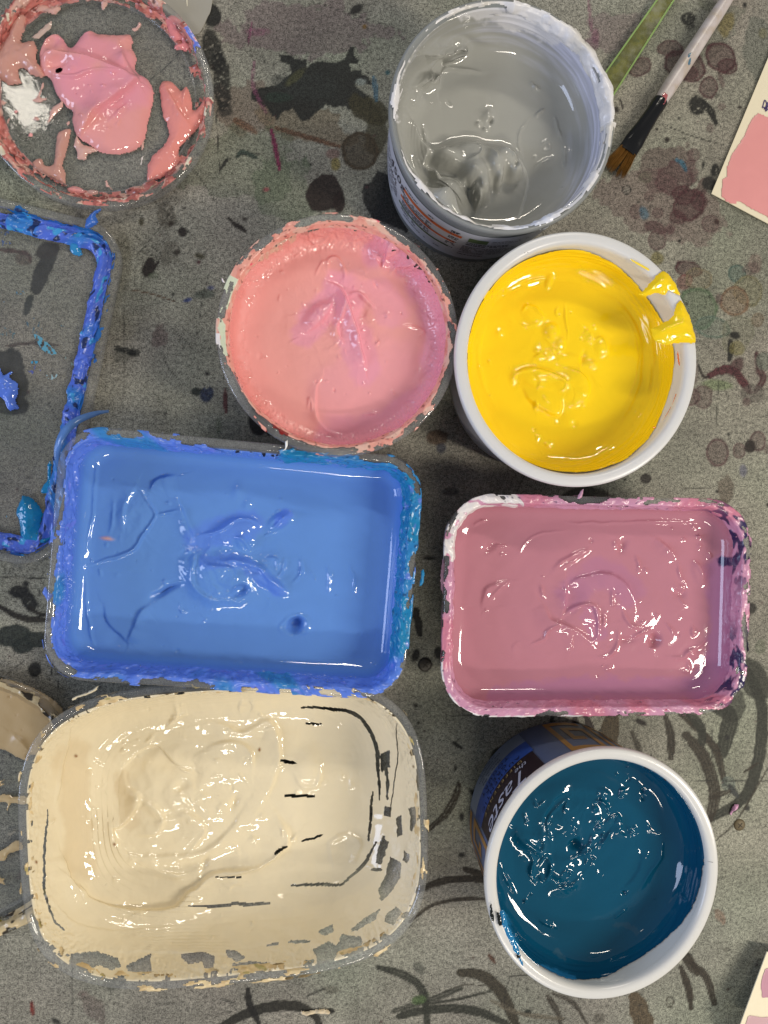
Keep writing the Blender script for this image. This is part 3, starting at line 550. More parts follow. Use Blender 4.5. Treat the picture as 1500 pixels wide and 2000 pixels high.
def paint_body(name, parent, O, tb, lip, h, level, top, color, feat, nu, nv, mat=PAINT, fillet=0.006, fill=True):
    g = 0.0005
    i_f = wall_ins(tb, lip, h, level) + g; i_t = wall_ins(tb, lip, h, top) + g
    # profile from the floor edge up the wall: (inset, z)
    s = np.linspace(0, 1, 14)[:, None]; P0 = np.array([i_f + fillet, level]); P1 = np.array([i_f, level])
    up = np.array([i_t - i_f, top - level]); up = up / np.linalg.norm(up); P2 = P1 + up * fillet
    bez = (1 - s) ** 2 * P0 + 2 * s * (1 - s) * P1 + s * s * P2
    prof = np.vstack([bez, [[i_t, top]], [[i_t - g - 0.0002, top + 0.0001]]])
    d = np.concatenate([[0], np.cumsum(np.linalg.norm(np.diff(prof, axis=0), axis=1))])
    fl = min(O.a, O.b) - prof[0, 0]; tf = fl / (fl + d[-1])
    u = np.linspace(-1, 1, nu); v = np.linspace(-1, 1, nv)
    U, W = np.meshgrid(u, v, indexing='ij'); U = U.ravel(); W = W.ravel()
    t = np.maximum(abs(U), abs(W)); a, b = O.a, O.b
    th = np.arctan2(W * b, U * a)
    q = np.clip((t - tf) / (1 - tf), 0, 1) * d[-1]
    ins = np.where(t < tf, prof[0, 0], np.interp(q, d, prof[:, 0])); z = np.where(t < tf, level, np.interp(q, d, prof[:, 1]))
    f = np.where(t < tf, t / tf, 1.0)
    xy = O.xy(th, ins, f)
    e = 1e-4; di = -(np.interp(q + e, d, prof[:, 0]) - np.interp(q - e, d, prof[:, 0])); dz = np.interp(q + e, d, prof[:, 1]) - np.interp(q - e, d, prof[:, 1])
    ln = np.hypot(di, dz) + 1e-12; nr = np.where(t < tf, 0, -dz / ln); nz = np.where(t < tf, 1, di / ln)
    base = np.column_stack([xy, z]); px, py = proj(base)
    F = Field(px, py, color)
    F.t = t; F.wall = sstep(tf, tf + 0.06, t); F.up = np.clip((z - level) / (top - level), 0, 1); F.th = th; F.edge = np.clip((1 - t) / 0.02, 0, 1)
    feat(F)
    hh = F.h * 0.001 * np.clip((1 - t) / 0.015, 0, 1)
    lim = np.where(F.up > 0.02, np.maximum(hh, -0.0003), np.maximum(hh, -(level - 0.0035)))
    er = np.column_stack([np.cos(th + O.rot), np.sin(th + O.rot)])
    V = base.copy(); V[:, :2] += er * (nr * lim)[:, None]; V[:, 2] += nz * lim
    Q = gridquads(nu, nv); Q = Q[F.alive[Q].all(1)]
    if fill:                                                   # the body of paint below the surface, against the wall and the base
        n = 160; th2 = O.thetas(n); zs = [level + 0.001, (level + 0.004) / 2, 0.0045]; b0 = len(V)
        R = [np.column_stack([O.xy(th2, wall_ins(tb, lip, h, zz) + 0.0003), np.full(n, zz)]) for zz in zs] + [np.tile([*O.c, 0.0045], (n, 1))]
        V = np.vstack([V] + R); Q = np.vstack([Q, gridquads(4, n + 1)[:0]] + [np.array([(b0 + j * n + i, b0 + (j + 1) * n + i, b0 + (j + 1) * n + (i + 1) % n, b0 + j * n + (i + 1) % n) for i in range(n)]) for j in range(3)])
        F.col = np.vstack([F.col, np.tile(np.asarray(color, float), (4 * n, 1))])
    return mesh_np(name, V, Q, mat, parent, F.col)

def crust(name, parent, O, path, cover, colour, thick=0.0006, n=1300, m=16, seed=1, lump=26, mat=CRUST, warp=0.0, kind=None):
    """dried paint caked over the rim. path: (inset,z) polyline across the rim; cover(th_deg, c)->threshold"""
    path = np.array(path, float); d = np.concatenate([[0], np.cumsum(np.linalg.norm(np.diff(path, axis=0), axis=1))])
    m = 34; n = int(n * 1.15); c = np.linspace(0, 1, m); th = O.thetas(n)
    pi = np.interp(c * d[-1], d, path[:, 0]); pz = np.interp(c * d[-1], d, path[:, 1])
    TH, Cc = np.meshgrid(th, c, indexing='ij'); PI = np.tile(pi, (n, 1)); PZ = np.tile(pz, (n, 1))
    xy = O.xy(TH.ravel(), PI.ravel()); base = np.column_stack([xy, PZ.ravel()]); px, py = proj(base)
    p0 = O.xy(th, 0.0); arc = np.concatenate([[0], np.cumsum(np.linalg.norm(np.diff(p0, axis=0), axis=1))]) * 4100
    A_ = np.repeat(arc, m); B_ = np.tile(c * d[-1] * 4100, n)
    ax, ay = A_ / 2.4, B_ * 1.3
    f1 = fbm(ax, ay, lump, 4, seed); f2 = fbm(A_ / 1.8, B_ * 0.8, lump * 0.6, 2, seed + 11); f3 = fbm(A_ / 2.0, B_ * 0.5, lump * 3, 2, seed + 21)
    pit = fbm(A_ / 1.5, B_, 7, 2, seed + 31)
    deg = np.degrees(TH.ravel() + O.rot) % 360; cc = Cc.ravel()
    thr = cover(deg, cc)
    a = f1 + 0.3 * f2 + 0.5 * f3 + thr
    alive = a > 0
    hgt = thick * (0.1 + np.clip(a, 0, 0.9) * 0.7 + 1.1 * np.clip(f2, -0.3, 1) + 0.12 * pit) * (0.35 + 0.65 * sstep(0.1, 0.5, cc))
    hgt = np.maximum(hgt, 0.00005)
    t1 = np.gradient(pi); t2 = np.gradient(pz); ln = np.hypot(t1, t2) + 1e-12
    # normal of the path, pointing away from the plastic (outside then up then inward)
    nr = np.tile(t2 / ln, (n, 1)).ravel(); nzv = np.tile(t1 / ln, (n, 1)).ravel()
    er = np.column_stack([np.cos(TH.ravel() + O.rot), np.sin(TH.ravel() + O.rot)])
    V = base.copy(); hgt = np.where(alive, hgt, 0)
    V[:, :2] += er * (nr * hgt)[:, None]; V[:, 2] += nzv * hgt + 0.00015
    col = colour(deg, cc, f1, f2, f3, A_ / 2.0, B_)
    Q = gridquads(n, m, True); Q = Q[alive[Q].all(1)]
    if len(Q) == 0: return None
    return mesh_np(name, V, Q, mat, parent, col, True, kind)

def puddle(name, parent, poly, z, thick, color, feat=None, crop=(0, 0, 1.0), step=2.0, rag=3.0, ragscale=16, edge=7.0, mat=PAINT, seed=1, slope=None, smoothpoly=True):
    """a thick smear of paint lying on a flat surface at height z; outline given by photo pixels on that surface"""
    P = [(crop[0] + a / crop[2], crop[1] + b / crop[2]) for a, b in poly]
    if smoothpoly:
        L = smooth_line(P + [P[0]], 12 * len(P)); P = L[:-1]
    P = np.array(P); W = np.array([unproj(a, b, z)[:2] for a, b in P])
    k = CAMH / FPX; stw = step * (CAMH - z) / FPX; mg = stw * 2
    X = np.arange(W[:, 0].min() - mg, W[:, 0].max() + mg, stw); Y = np.arange(W[:, 1].min() - mg, W[:, 1].max() + mg, stw)
    GX, GY = np.meshgrid(X, Y, indexing='ij'); V = np.column_stack([GX.ravel(), GY.ravel(), np.full(GX.size, z)])
    px, py = proj(V)
    d = inside_dist(px, py, P) + rag * fbm(px, py, ragscale, 3, seed)
    F = Field(px, py, color); F.crop(*crop); F.d = d
    if feat: feat(F)
    alive = (d > 0) & F.alive
    prof = 1 - np.exp(-np.clip(d, 0, None) / edge)
    hh = thick * prof + F.h * 0.001 * prof
    V[:, 2] += np.maximum(hh, 0.00008)
    if slope is not None: V[:, 2] += slope(V)
    Q = gridquads(len(X), len(Y)); Q = Q[alive[Q].all(1)]
    # thin vertical edge down to the surface is left to the rounded profile
    return mesh_np(name, V, Q, mat, parent, F.col)
# ================================================================ pink tub
PINK = lin(236, 166, 162); PINK_L = lin(232, 158, 178); PINK_D = lin(226, 144, 136)
def pink_tub():
    h = 0.065; O = Outline('el', *ring_from_px(422, 896, 416, 891, h)); tb = 0.0125; lip = 0.0036
    T = thing("paint_tub", (*O.c, 0), "round clear tub brim-full of salmon pink paint beside the yellow tub", "paint tub", "open tubs of paint")
    tub_shell(O, h, tb, lip, CLEAR, T)
    def feat(F):
        F.crop(400, 390, 2.885)
        F.h += 0.5 * fbm(F.px, F.py, 120, 3, 2); F.noise(0.12, 28, 3, 6)
        F.swirl(700, 700, 0.22, 34, 4, 1 - F.wall)
        F.tint([(760, 480), (800, 640), (860, 800), (900, 950)], 34, PINK_L, 0.75); F.tint([(560, 740), (640, 640), (730, 560)], 30, PINK_L, 0.8)
        F.tint([(1250, 480), (1330, 700), (1330, 950), (1220, 1150), (1000, 1280), (700, 1340)], 40, PINK_L, 0.75); F.tint([(800, 500), (950, 530), (1060, 620)], 36, PINK_L, 0.5)  # lilac on the right wall and top right paints cool window sheen
        F.tint([(980, 300), (1040, 240), (1130, 330), (1190, 380)], 36, PINK_L, 0.7); F.tint([(800, 1100), (1000, 1000), (1150, 1050)], 90, PINK_L, 0.35)
        F.tint([(200, 400), (150, 700), (180, 950), (330, 1200)], 18, PINK_D, 0.5); F.tint([(300, 300), (560, 170), (900, 150)], 20, PINK_D, 0.4)
        F.fold([(720, 480), (770, 520), (810, 640), (860, 780), (900, 950)], 4, 4.2, 16); F.fold([(790, 540), (770, 640), (740, 740), (780, 830)], 5, 2.4, 14)
        F.blob(640, 650, 95, 42, -38, 3.0, 3); F.fold([(725, 540), (690, 640), (620, 710), (560, 745)], 4, 1.6, 18); F.blob(830, 640, 60, 60, 0, 1.2, 3)
        F.ridge([(800, 540), (870, 530), (920, 580), (960, 620)], 5, 1.6); F.blob(880, 640, 30, 42, 30, -1.2, 3); F.blob(820, 790, 16, 34, 0, -1.0)
        F.ridge([(690, 420), (700, 340), (750, 330), (785, 400), (780, 480)], 4, 1.1); F.blob(740, 400, 50, 60, 0, -0.8, 3); F.ridge([(620, 430), (660, 360), (700, 350)], 4, 0.8)
        F.fold([(660, 980), (618, 1100), (640, 1240), (700, 1300), (770, 1325)], 3, 1.2, 10); F.ridge([(580, 1180), (590, 1120), (610, 1200)], 4, 1.0)
        F.blob(990, 300, 50, 70, 30, 2.2, 3); F.blob(1060, 260, 40, 40, 0, 1.6, 3); F.fold([(955, 330), (990, 390), (1040, 300), (1055, 210)], 4, 1.8, 12); F.blob(1130, 350, 80, 40, 20, 1.5, 3); F.ridge([(1040, 420), (1110, 360), (1190, 350)], 6, 1.3)
        F.ridge([(480, 335), (520, 315), (555, 288)], 3, 0.8); F.ridge([(890, 1215), (930, 1205), (968, 1198)], 3.5, 0.9); F.ridge([(1090, 720), (1160, 715), (1235, 742), (1200, 770)], 5, 0.9); F.ridge([(420, 410), (445, 400)], 4, 0.8); F.ridge([(285, 470), (305, 435)], 4, 0.7)
        F.ridge([(1055, 1070), (1068, 1100)], 2.5, 0.6); F.ridge([(470, 810), (540, 775)], 3, 0.5)
        F.fold([(1230, 640), (1240, 760), (1215, 900), (1150, 1050)], 8, -0.8, 26); F.fold([(250, 520), (205, 640), (190, 800), (230, 950)], 10, -0.9, 30)
        g = np.exp(-(((F.px - 660) / 90) ** 2 + ((F.py - 640) / 90) ** 2)); F.warped(0.6, 46, 3, g, 1.1); F.warped(0.22, 15, 9, g, 1.0)
        F.specks(740, 700, 420, 420, 50, 3.4, 0.6, 11); F.specks(700, 750, 800, 800, 60, 2.2, 0.4, 12)
        F.strokes(700, 700, 420, 420, 12, 22, 2.6, 0.6, 5)
        F.h += F.wall * (0.9 * fbm(F.px, F.py, 20, 3, 8) + 0.5 * fbm(F.px, F.py, 7, 2, 14))
        F.ridge([(580, 180), (600, 230), (640, 240), (700, 200)], 4, 1.3); F.ridge([(380, 270), (440, 240), (470, 200)], 4, 1.3)
        F.tint([(250, 330), (400, 230), (480, 190)], 16, lin(206, 186, 160), 0.75, 0.9); F.tint([(560, 160), (620, 130)], 14, lin(150, 120, 110), 0.5)
        e = fbm(F.px, F.py, 26, 3, 31) + 0.5 * fbm(F.px, F.py, 8, 2, 33)
        F.alive &= ~((F.up > 0.9) & (e > 0.3))
    paint_body("paint", T, O, tb, lip, h, 0.0475, h - 0.0035, PINK, feat, 290, 290)
    def cov(deg, c):
        k = np.where((deg > 100) & (deg < 250), 0.05, 0.0) - 0.16 + 0.75 * sstep(0.55, 0.8, c) - 0.6 * (c < 0.16)
        k = k - 0.35 * np.exp(-((deg - 205) / 14) ** 2)
        return k
    def colr(deg, c, f1, f2, f3, px, py):
        o = np.tile(lin(226, 160, 146), (len(deg), 1))
        def mx(m, cc): o[:] = o * (1 - m[:, None]) + np.asarray(cc) * m[:, None]
        mx(sstep(0.1, 0.4, f2) * 0.6, lin(206, 124, 116)); mx(sstep(0.1, 0.3, fbm(px, py, 19, 2, 41)) * 0.7, lin(220, 188, 172))
        mx(sstep(0.5, 0.62, fbm(px, py, 15, 2, 44)), lin(226, 80, 110)); mx(sstep(0.3, 0.5, fbm(px, py, 6, 2, 47)) * sstep(0.4, 0.6, c) * 0.8, lin(104, 66, 58))
        w = (np.exp(-((deg - 172) / 22) ** 2) > 0.45) & (fbm(px, py, 30, 2, 50) > -0.15) & (c < 0.7); mx(w * 1.0, lin(208, 214, 190))
        w = (np.exp(-((deg - 190) / 10) ** 2) > 0.4) & (c < 0.5); mx(w * 1.0, lin(232, 226, 226)); w = (abs(deg - 238) < 5) & (c < 0.8); mx(w * (f2 > -0.2) * 1.0, lin(128, 26, 24))
        w = (abs(deg - 215) < 4) & (c < 0.3); mx(w * 1.0, lin(120, 140, 220)); return o
    crust("dried_paint", T, O, [(-0.0002, h - 0.0035), (-0.0002, h), (lip * 0.5, h + 0.0002), (lip + 0.0005, h - 0.0002), (lip + 0.0018, h - 0.003)], cov, colr, 0.00045, 1500, 18, 3, 22)
    for poly, zz, c in (([(556, 862), (562, 860), (562, 872), (556, 880), (546, 881), (556, 876)], 0.0655, lin(240, 240, 236)),):
        puddle("paint_flake", T, poly, zz, 0.0012, c, None, step=1.2, rag=0.6, edge=2.5, mat=CRUST)
    puddle("paint_flake", T, [(432, 538), (436, 545), (440, 552), (436, 553), (433, 548)], 0.0645, 0.0012, lin(235, 225, 230), None, step=1.2, rag=0.6, edge=2.5, mat=CRUST)
    return T
pink_tub()

# ================================================================ yellow tub
def yellow_tub():
    h = 0.07; O = Outline('el', *ring_from_px(889, 1362, 451, 951, h)); tb = 0.0105; lip = 0.0050
    YE = lin(249, 212, 28); YD = lin(240, 184, 8); YL = lin(252, 222, 70)
    T = thing("paint_tub", (*O.c, 0), "round frosted white tub of glossy yellow paint with yellow drips over its rim", "paint tub", "open tubs of paint")
    tub_shell(O, h, tb, lip, FROST, T)
    def feat(F):
        F.crop(860, 430, 2.778)
        F.h += 0.35 * fbm(F.px, F.py, 130, 2, 3) * (1 - F.wall * 0.5); F.noise(0.07, 30, 2, 7)
        F.swirl(650, 720, 0.35, 40, 6, sstep(0.25, 0.8, F.t), 1.0, 0.3)
        # spoon marks
        F.blob(540, 860, 130, 52, 12, 2.4, 4); F.ridge([(400, 880), (410, 835), (480, 815), (580, 830), (660, 870), (672, 910), (640, 935)], 4, 1.6); F.blob(560, 880, 70, 26, 10, -1.2, 3)
        F.blob(720, 900, 80, 75, 30, 2.0, 4); F.fold([(640, 790), (740, 830), (795, 890), (780, 960), (720, 1010), (680, 990)], 4, 1.4, 16); F.blob(560, 980, 110, 70, 15, 1.4, 3); F.fold([(430, 900), (480, 990), (600, 1060), (660, 1060), (668, 960)], 4, -1.3, 14)
        F.blob(600, 600, 38, 40, 0, 2.4, 3.4); F.ridge([(440, 500), (470, 470), (520, 480), (560, 540)], 4, 1.4); F.blob(500, 520, 60, 42, 30, 1.3, 3); F.ridge([(440, 560), (490, 570), (560, 545)], 4, 1.0); F.blob(650, 670, 28, 36, 20, 1.5, 3); F.ridge([(560, 640), (620, 690), (650, 715), (680, 680)], 4, 1.0)
        F.ridge([(680, 450), (678, 540), (690, 620), (688, 670)], 2.6, 1.0); F.ridge([(640, 470), (625, 500), (640, 530)], 3, 0.9); F.fold([(785, 590), (810, 620), (820, 680)], 4, 1.5, 12); F.blob(870, 690, 34, 44, 10, 1.4, 3); F.ridge([(830, 660), (870, 640), (898, 690), (880, 740)], 3, 1.0)
        F.blob(775, 750, 12, 30, 10, -2.0); F.blob(820, 780, 26, 22, 0, 1.2, 3); F.blob(690, 750, 60, 24, 10, 0.9, 3); F.blob(590, 335, 16, 36, 20, 1.2, 3); F.ridge([(440, 340), (500, 325), (580, 318)], 3, 0.9); F.blob(580, 730, 22, 26, 0, 1.0)
        F.ridge([(250, 555), (215, 640), (208, 760), (235, 900), (300, 1010)], 6, 0.9); F.blob(320, 610, 24, 26, 0, 0.9); F.blob(395, 850, 14, 34, 10, 1.1)
        # stirred rings on the right
        F.fold([(860, 390), (980, 460), (1060, 600), (1085, 760), (1050, 950), (960, 1120)], 5, 0.9, 26); F.fold([(1040, 400), (1120, 520), (1150, 680), (1140, 860), (1060, 1050)], 5, 1.0, 22); F.fold([(990, 520), (1050, 640), (1060, 800), (1000, 1000)], 4, 0.6, 18)
        g = np.exp(-(((F.px - 1075) / 80) ** 2 + ((F.py - 700) / 90) ** 2)); F.warped(0.25, 60, 13, g, 1.1)
        F.specks(640, 780, 420, 520, 40, 3.2, 0.5, 21); F.specks(600, 700, 900, 900, 40, 2.0, 0.35, 22); F.strokes(620, 760, 300, 380, 10, 30, 3, 0.7, 9)
        F.h += F.wall * 0.45 * vnoise(F.up * 16, F.th * 3.0, 9)
        dg = (np.degrees(F.th) + 180) % 360 - 180; ed = 0.98 - 0.42 * np.exp(-((dg - 42) / 34) ** 2) - 0.30 * np.exp(-((dg + 22) / 22) ** 2) + 0.06 * fbm(F.px, F.py, 60, 3, 17) + 0.03 * fbm(F.px, F.py, 14, 2, 18)
        F.alive &= F.up < ed
        m = sstep(0.10, 0.0, ed - F.up)[:, None] * (F.up > 0.2)[:, None] * 0.6; F.col = F.col * (1 - m) + YL * m
        F.cutblob(1275, 820, 16, 130, 8, 0.25); F.cutblob(1235, 990, 14, 90, 22, 0.25)
    paint_body("paint", T, O, tb, lip, h, 0.0465, h - 0.0045, YE, feat, 290, 290, fillet=0.012)
    z = h + 0.0003
    def dr(F):
        F.noise(0.7, 34, 2, 4); F.ridge([(1100, 390), (1180, 340), (1230, 300)], 7, 0.8); F.ridge([(1160, 610), (1240, 580), (1330, 560)], 8, 0.9)
    puddle("paint_drip", T, [(1072, 405), (1130, 345), (1180, 290), (1215, 278), (1260, 320), (1290, 375), (1300, 410), (1240, 385), (1215, 410), (1170, 400), (1110, 415)], z, 0.0026, YE, dr, (860, 430, 2.778), 1.5, 2.5, edge=11)
    puddle("paint_drip", T, [(1140, 590), (1200, 560), (1260, 520), (1270, 480), (1300, 430), (1330, 470), (1365, 560), (1385, 665), (1330, 668), (1280, 670), (1210, 678), (1150, 640)], z, 0.0030, YE, dr, (860, 430, 2.778), 1.5, 2.5, edge=12)
    puddle("paint_drip", T, [(1030, 208), (1060, 222), (1130, 262), (1130, 278), (1080, 250), (1035, 222)], z, 0.0008, YL, None, (860, 430, 2.778), 1.4, 0.8, edge=4)
    for poly in ([(1284, 705), (1292, 720), (1300, 790), (1290, 780), (1284, 740)], [(1275, 940), (1280, 950), (1240, 1040), (1190, 1110), (1220, 1060), (1255, 1000)], [(1152, 1120), (1162, 1118), (1168, 1126), (1158, 1132), (1150, 1128)]):
        puddle("paint_streak", T, poly, h - 0.0035, 0.0006, lin(226, 110, 20), None, (860, 430, 2.778), 1.0, 0.4, edge=3)
    for poly in ([(435, 178), (442, 172), (446, 185)], [(452, 172), (460, 168), (462, 182), (455, 180)], [(470, 172), (477, 172), (476, 180)]):
        puddle("paint_speck", T, poly, h - 0.0002, 0.0004, lin(30, 26, 20), None, (860, 430, 2.778), 0.8, 0.2, edge=2)
    # printed wrap low on the wall
    lab = [(tb + (lip - tb) * t - 0.0004, 0.0022 + (h - 0.006) * t) for t in (0.12, 0.3, 0.5, 0.68)]
    loft("printed_wrap", O, lab, LABELW, T, 160, False, False)
    return T
LABELW = plain("printed_label_white", tuple(lin(196, 198, 206)), 0.42, 0, 0.00004, 200, 0.04)
yellow_tub()

# ================================================================ grey tub
def bend_print(name, parent, O, ins_at, items, mat, off=0.0):
    """flat print wrapped on a tub wall: items are lists of (angle_deg, height) quads"""
    V = []; F = []
    for quad in items:
        (a0, z0), (a1, z1) = quad; n = max(1, int(abs(a1 - a0) / 2)); m = max(1, int(abs(z1 - z0) / 0.004))
        for k in range(n + 1):
            a = math.radians(a0 + (a1 - a0) * k / n) - O.rot
            for j in range(m + 1):
                zz = z0 + (z1 - z0) * j / m; p = O.xy(np.array(a), ins_at(zz) - off); V.append((p[0], p[1], zz))
        b = len(V) - (m + 1) * (n + 1)
        for k in range(n):
            for j in range(m): q = b + k * (m + 1) + j; F.append((q, q + m + 1, q + m + 2, q + 1))
    return mesh_py(name, V, F, mat, parent)
def bend_text(name, parent, O, ins_at, body, deg, z, size, mat, off, shear=0.0, spacing=1.0, xscale=1.0):
    cu = bpy.data.curves.new(name, 'FONT'); cu.body = body; cu.size = size; cu.align_x = 'CENTER'; cu.shear = shear; cu.space_character = spacing; cu.resolution_u = 3
    tmp = bpy.data.objects.new("tmp_text", cu); COL.objects.link(tmp)
    bpy.context.view_layer.update()
    me = bpy.data.meshes.new_from_object(tmp.evaluated_get(bpy.context.evaluated_depsgraph_get()))
    bpy.data.objects.remove(tmp)
    R = (O.a + O.b) / 2; V = []
    for v in me.vertices:
        zz = z + v.co.y; a = math.radians(deg) + v.co.x * xscale / (R - ins_at(zz)) - O.rot
        p = O.xy(np.array(a), ins_at(zz) - off); V.append((p[0], p[1], zz))
    F = [tuple(p.vertices) for p in me.polygons]; bpy.data.meshes.remove(me)
    return mesh_py(name, V, F, mat, parent)
INK = plain("dark_ink", tuple(lin(56, 54, 66)), 0.5, var=0.05)

def grey_tub():
    h = 0.071; O = Outline('el', *ring_from_px(760, 1201, -4, 455, h)); tb = 0.0075; lip = 0.0022
    GR = lin(162, 162, 156); GD = lin(128, 130, 126); WH = lin(226, 224, 226); LV = lin(206, 208, 226)
    T = thing("paint_tub", (*O.c, 0), "round tub of grey paint with white crust on its rim and a printed 450g label", "paint tub", "open tubs of paint")
    tub_shell(O, h, tb, lip, GREYPP, T, bulge=0.0012)
    def feat(F):
        F.crop(700, 0, 2.778)
        F.h += 0.5 * fbm(F.px, F.py, 140, 2, 13); F.swirl(700, 600, 0.18, 36, 16, 1 - F.wall, 1.0, 0.4)
        # heaped lumps
        F.lump(590, 850, 118, 69, 0, 9.5, 2.9); F.lump(480, 880, 99, 49, 28, 10.7, 2.9); F.lump(780, 890, 90, 69, 30, 10.7, 2.9); F.lump(720, 930, 45, 67, -15, 12.5, 2.9); F.lump(745, 980, 18, 45, -8, 11.2, 2.9); F.lump(830, 950, 45, 40, 10, 10.2, 2.9)
        F.lump(615, 960, 81, 81, 20, 13.7, 2.9); F.lump(655, 1030, 45, 67, -14, 12.5, 2.9); F.lump(637, 1090, 16, 45, -4, 11.2, 2.9); F.lump(478, 1065, 99, 74, 42, 11.2, 2.9); F.lump(410, 975, 22, 45, -30, 8.3, 2.9)
        F.ridge([(740, 830), (790, 860), (850, 930)], 4, 1.6); F.ridge([(700, 820), (715, 880), (725, 920)], 4, 1.6); F.ridge([(620, 800), (650, 850), (620, 900), (560, 920)], 4, 1.6); F.blob(830, 925, 10, 24, 20, -2.0); F.ridge([(395, 960), (440, 990), (510, 1010), (560, 1060)], 4, 1.2); F.blob(600, 970, 22, 16, 30, 1.4); F.ridge([(560, 1000), (590, 1040), (620, 1020), (640, 1060)], 4, -2.5)
        # ridges on the left wall, curl top left
        F.fold([(240, 600), (300, 720), (360, 830), (350, 920), (420, 1000)], 7, 3.2, 22); F.ridge([(350, 690), (370, 780), (380, 860), (340, 910)], 6, 2.2); F.blob(430, 370, 20, 70, 35, -4.0, 3); F.fold([(270, 480), (340, 420), (410, 400), (425, 470)], 7, 4.0, 26); F.blob(370, 450, 60, 45, -20, 2.8, 3); F.blob(300, 540, 40, 50, 0, 2.2)
        F.fold([(340, 290), (440, 260), (540, 240), (575, 270), (540, 310), (440, 350)], 5, 5.0, 28); F.ridge([(350, 280), (460, 230), (560, 220), (600, 260)], 9, 3.2); F.blob(480, 270, 70, 24, -10, -2.0, 3); F.blob(660, 200, 90, 30, 15, 1.2)
        F.ridge([(440, 400), (480, 370), (580, 380), (680, 400)], 6, 1.6); F.blob(700, 630, 34, 34, 0, 2.0); F.blob(718, 660, 10, 16, 30, -2.4); F.blob(650, 675, 14, 12, 0, 1.3); F.blob(690, 700, 14, 10, 0, 1.2)
        F.ridge([(1010, 590), (950, 640)], 4, 1.2); F.ridge([(920, 640), (870, 740), (885, 880), (920, 990), (870, 1180)], 4.0, 0.9); F.ridge([(930, 440), (960, 480), (990, 490)], 5, 1.4); F.ridge([(1062, 630), (1080, 700), (1110, 770)], 4, 1.0); F.ridge([(1120, 800), (1120, 910)], 4, 1.0); F.ridge([(950, 930), (980, 890), (1060, 850)], 5, 0.9); F.ridge([(990, 790), (1020, 770), (1040, 810), (1010, 820)], 4, 0.8); F.fold([(830, 1060), (870, 1000), (860, 940)], 5, 0.8, 12)
        F.specks(700, 800, 500, 500, 26, 3.2, 0.5, 41)
        # white streaks on the right wall, grey elsewhere
        st = fbm(F.up * 210, F.th * 30, 22, 3, 51); deg = np.degrees(F.th) % 360
        ang = np.clip(1 - np.minimum(abs(deg - 10), 360 - abs(deg - 10)) / 95.0, 0, 1)
        w = np.clip(sstep(0.05, 0.9, F.up + 0.35 * st) * sstep(0.0, 0.35, ang + 0.15 * st) * F.wall * 1.2, 0, 1)
        F.h += w * 0.7 * st; c2 = LV * (0.8 + 0.2 * sstep(-0.3, 0.5, st))[:, None]
        F.col = F.col * (1 - w[:, None]) + c2 * w[:, None]
        w2 = (sstep(0.80, 0.98, F.up + 0.16 * fbm(F.px, F.py, 40, 3, 52)) * sstep(0.1, 0.3, ang))[:, None]; F.col = F.col * (1 - w2) + WH * w2
        F.tint([(180, 640), (180, 480), (240, 300), (330, 180), (420, 110)], 13, WH, 0.85, 1.1, 8); F.tint([(560, 60), (700, 70), (900, 130), (1060, 200)], 18, WH, 0.8, 0.9, 8)
        F.tint([(870, 880), (920, 1000), (870, 1180)], 3.5, lin(186, 186, 180), 0.7, 0.3); F.tint([(600, 900), (560, 1050)], 40, GD, 0.25)
    paint_body("paint", T, O, tb, lip, h, 0.043, h - 0.002, GR, feat, 300, 300, fillet=0.014)
    def cov(deg, c):
        k = np.full(len(deg), -0.75); right = np.minimum(abs(deg - 22), 360 - abs(deg - 22)); k += 0.85 * np.exp(-(right / 66.0) ** 4)
        k += 0.55 * np.exp(-((deg - 287) / 22) ** 2) + 0.5 * np.exp(-((deg - 172) / 10) ** 2) + 0.5 * np.exp(-((deg - 222) / 6) ** 2) + 0.45 * np.exp(-((deg - 242) / 6) ** 2)
        return k + 0.75 * np.exp(-((c - 0.55) / 0.07) ** 2) - 0.5 * (c < 0.3) + 0.2 * (c > 0.5)
    def colr(deg, c, f1, f2, f3, px, py):
        o = np.tile(WH, (len(deg), 1)); m = sstep(0.0, 0.5, fbm(px, py, 50, 2, 61))[:, None]; o = o * (1 - m) + lin(214, 210, 204) * m
        m = (np.exp(-((deg - 288) / 16) ** 2))[:, None]; o = o * (1 - m) + lin(206, 212, 228) * m; return o
    crust("dried_paint", T, O, [(-0.001, h - 0.006), (-0.0004, h - 0.001), (lip * 0.5, h + 0.0003), (lip + 0.0012, h - 0.001), (lip + 0.0022, h - 0.006)], cov, colr, 0.0015, 1400, 26, 9, 40)
    ia = lambda z: float(tb + (lip - tb) * np.clip((z - 0.0022) / (h - 0.006), 0, 1) - 0.0012 * math.sin(math.pi * min(1, max(0, (z - 0.0022) / (h - 0.006)))))
    z0, z1 = 0.011, 0.0575
    lab = bend_print("label", T, O, ia, [((170, z0), (300, z1))], LABELW, 0.0003)
    ORA = plain("orange_print", tuple(lin(206, 104, 52)), 0.5, var=0.05); GRN = plain("green_print", tuple(lin(92, 110, 70)), 0.5, var=0.05)
    bend_print("orange_bar", lab, O, ia, [((211, 0.0475), (253, 0.0505))], ORA, 0.0005); bend_print("orange_bar", lab, O, ia, [((210, 0.0375), (251, 0.0397))], ORA, 0.0005)
    bend_print("green_bar", lab, O, ia, [((209, 0.0275), (249, 0.0294))], GRN, 0.0005); bend_print("green_box", lab, O, ia, [((257, 0.046), (268, 0.0515))], GRN, 0.0005)
    bend_text("weight_text", lab, O, ia, "450g", 203, 0.0465, 0.0085, INK, 0.0006)
    rg = random.Random(5); words = []
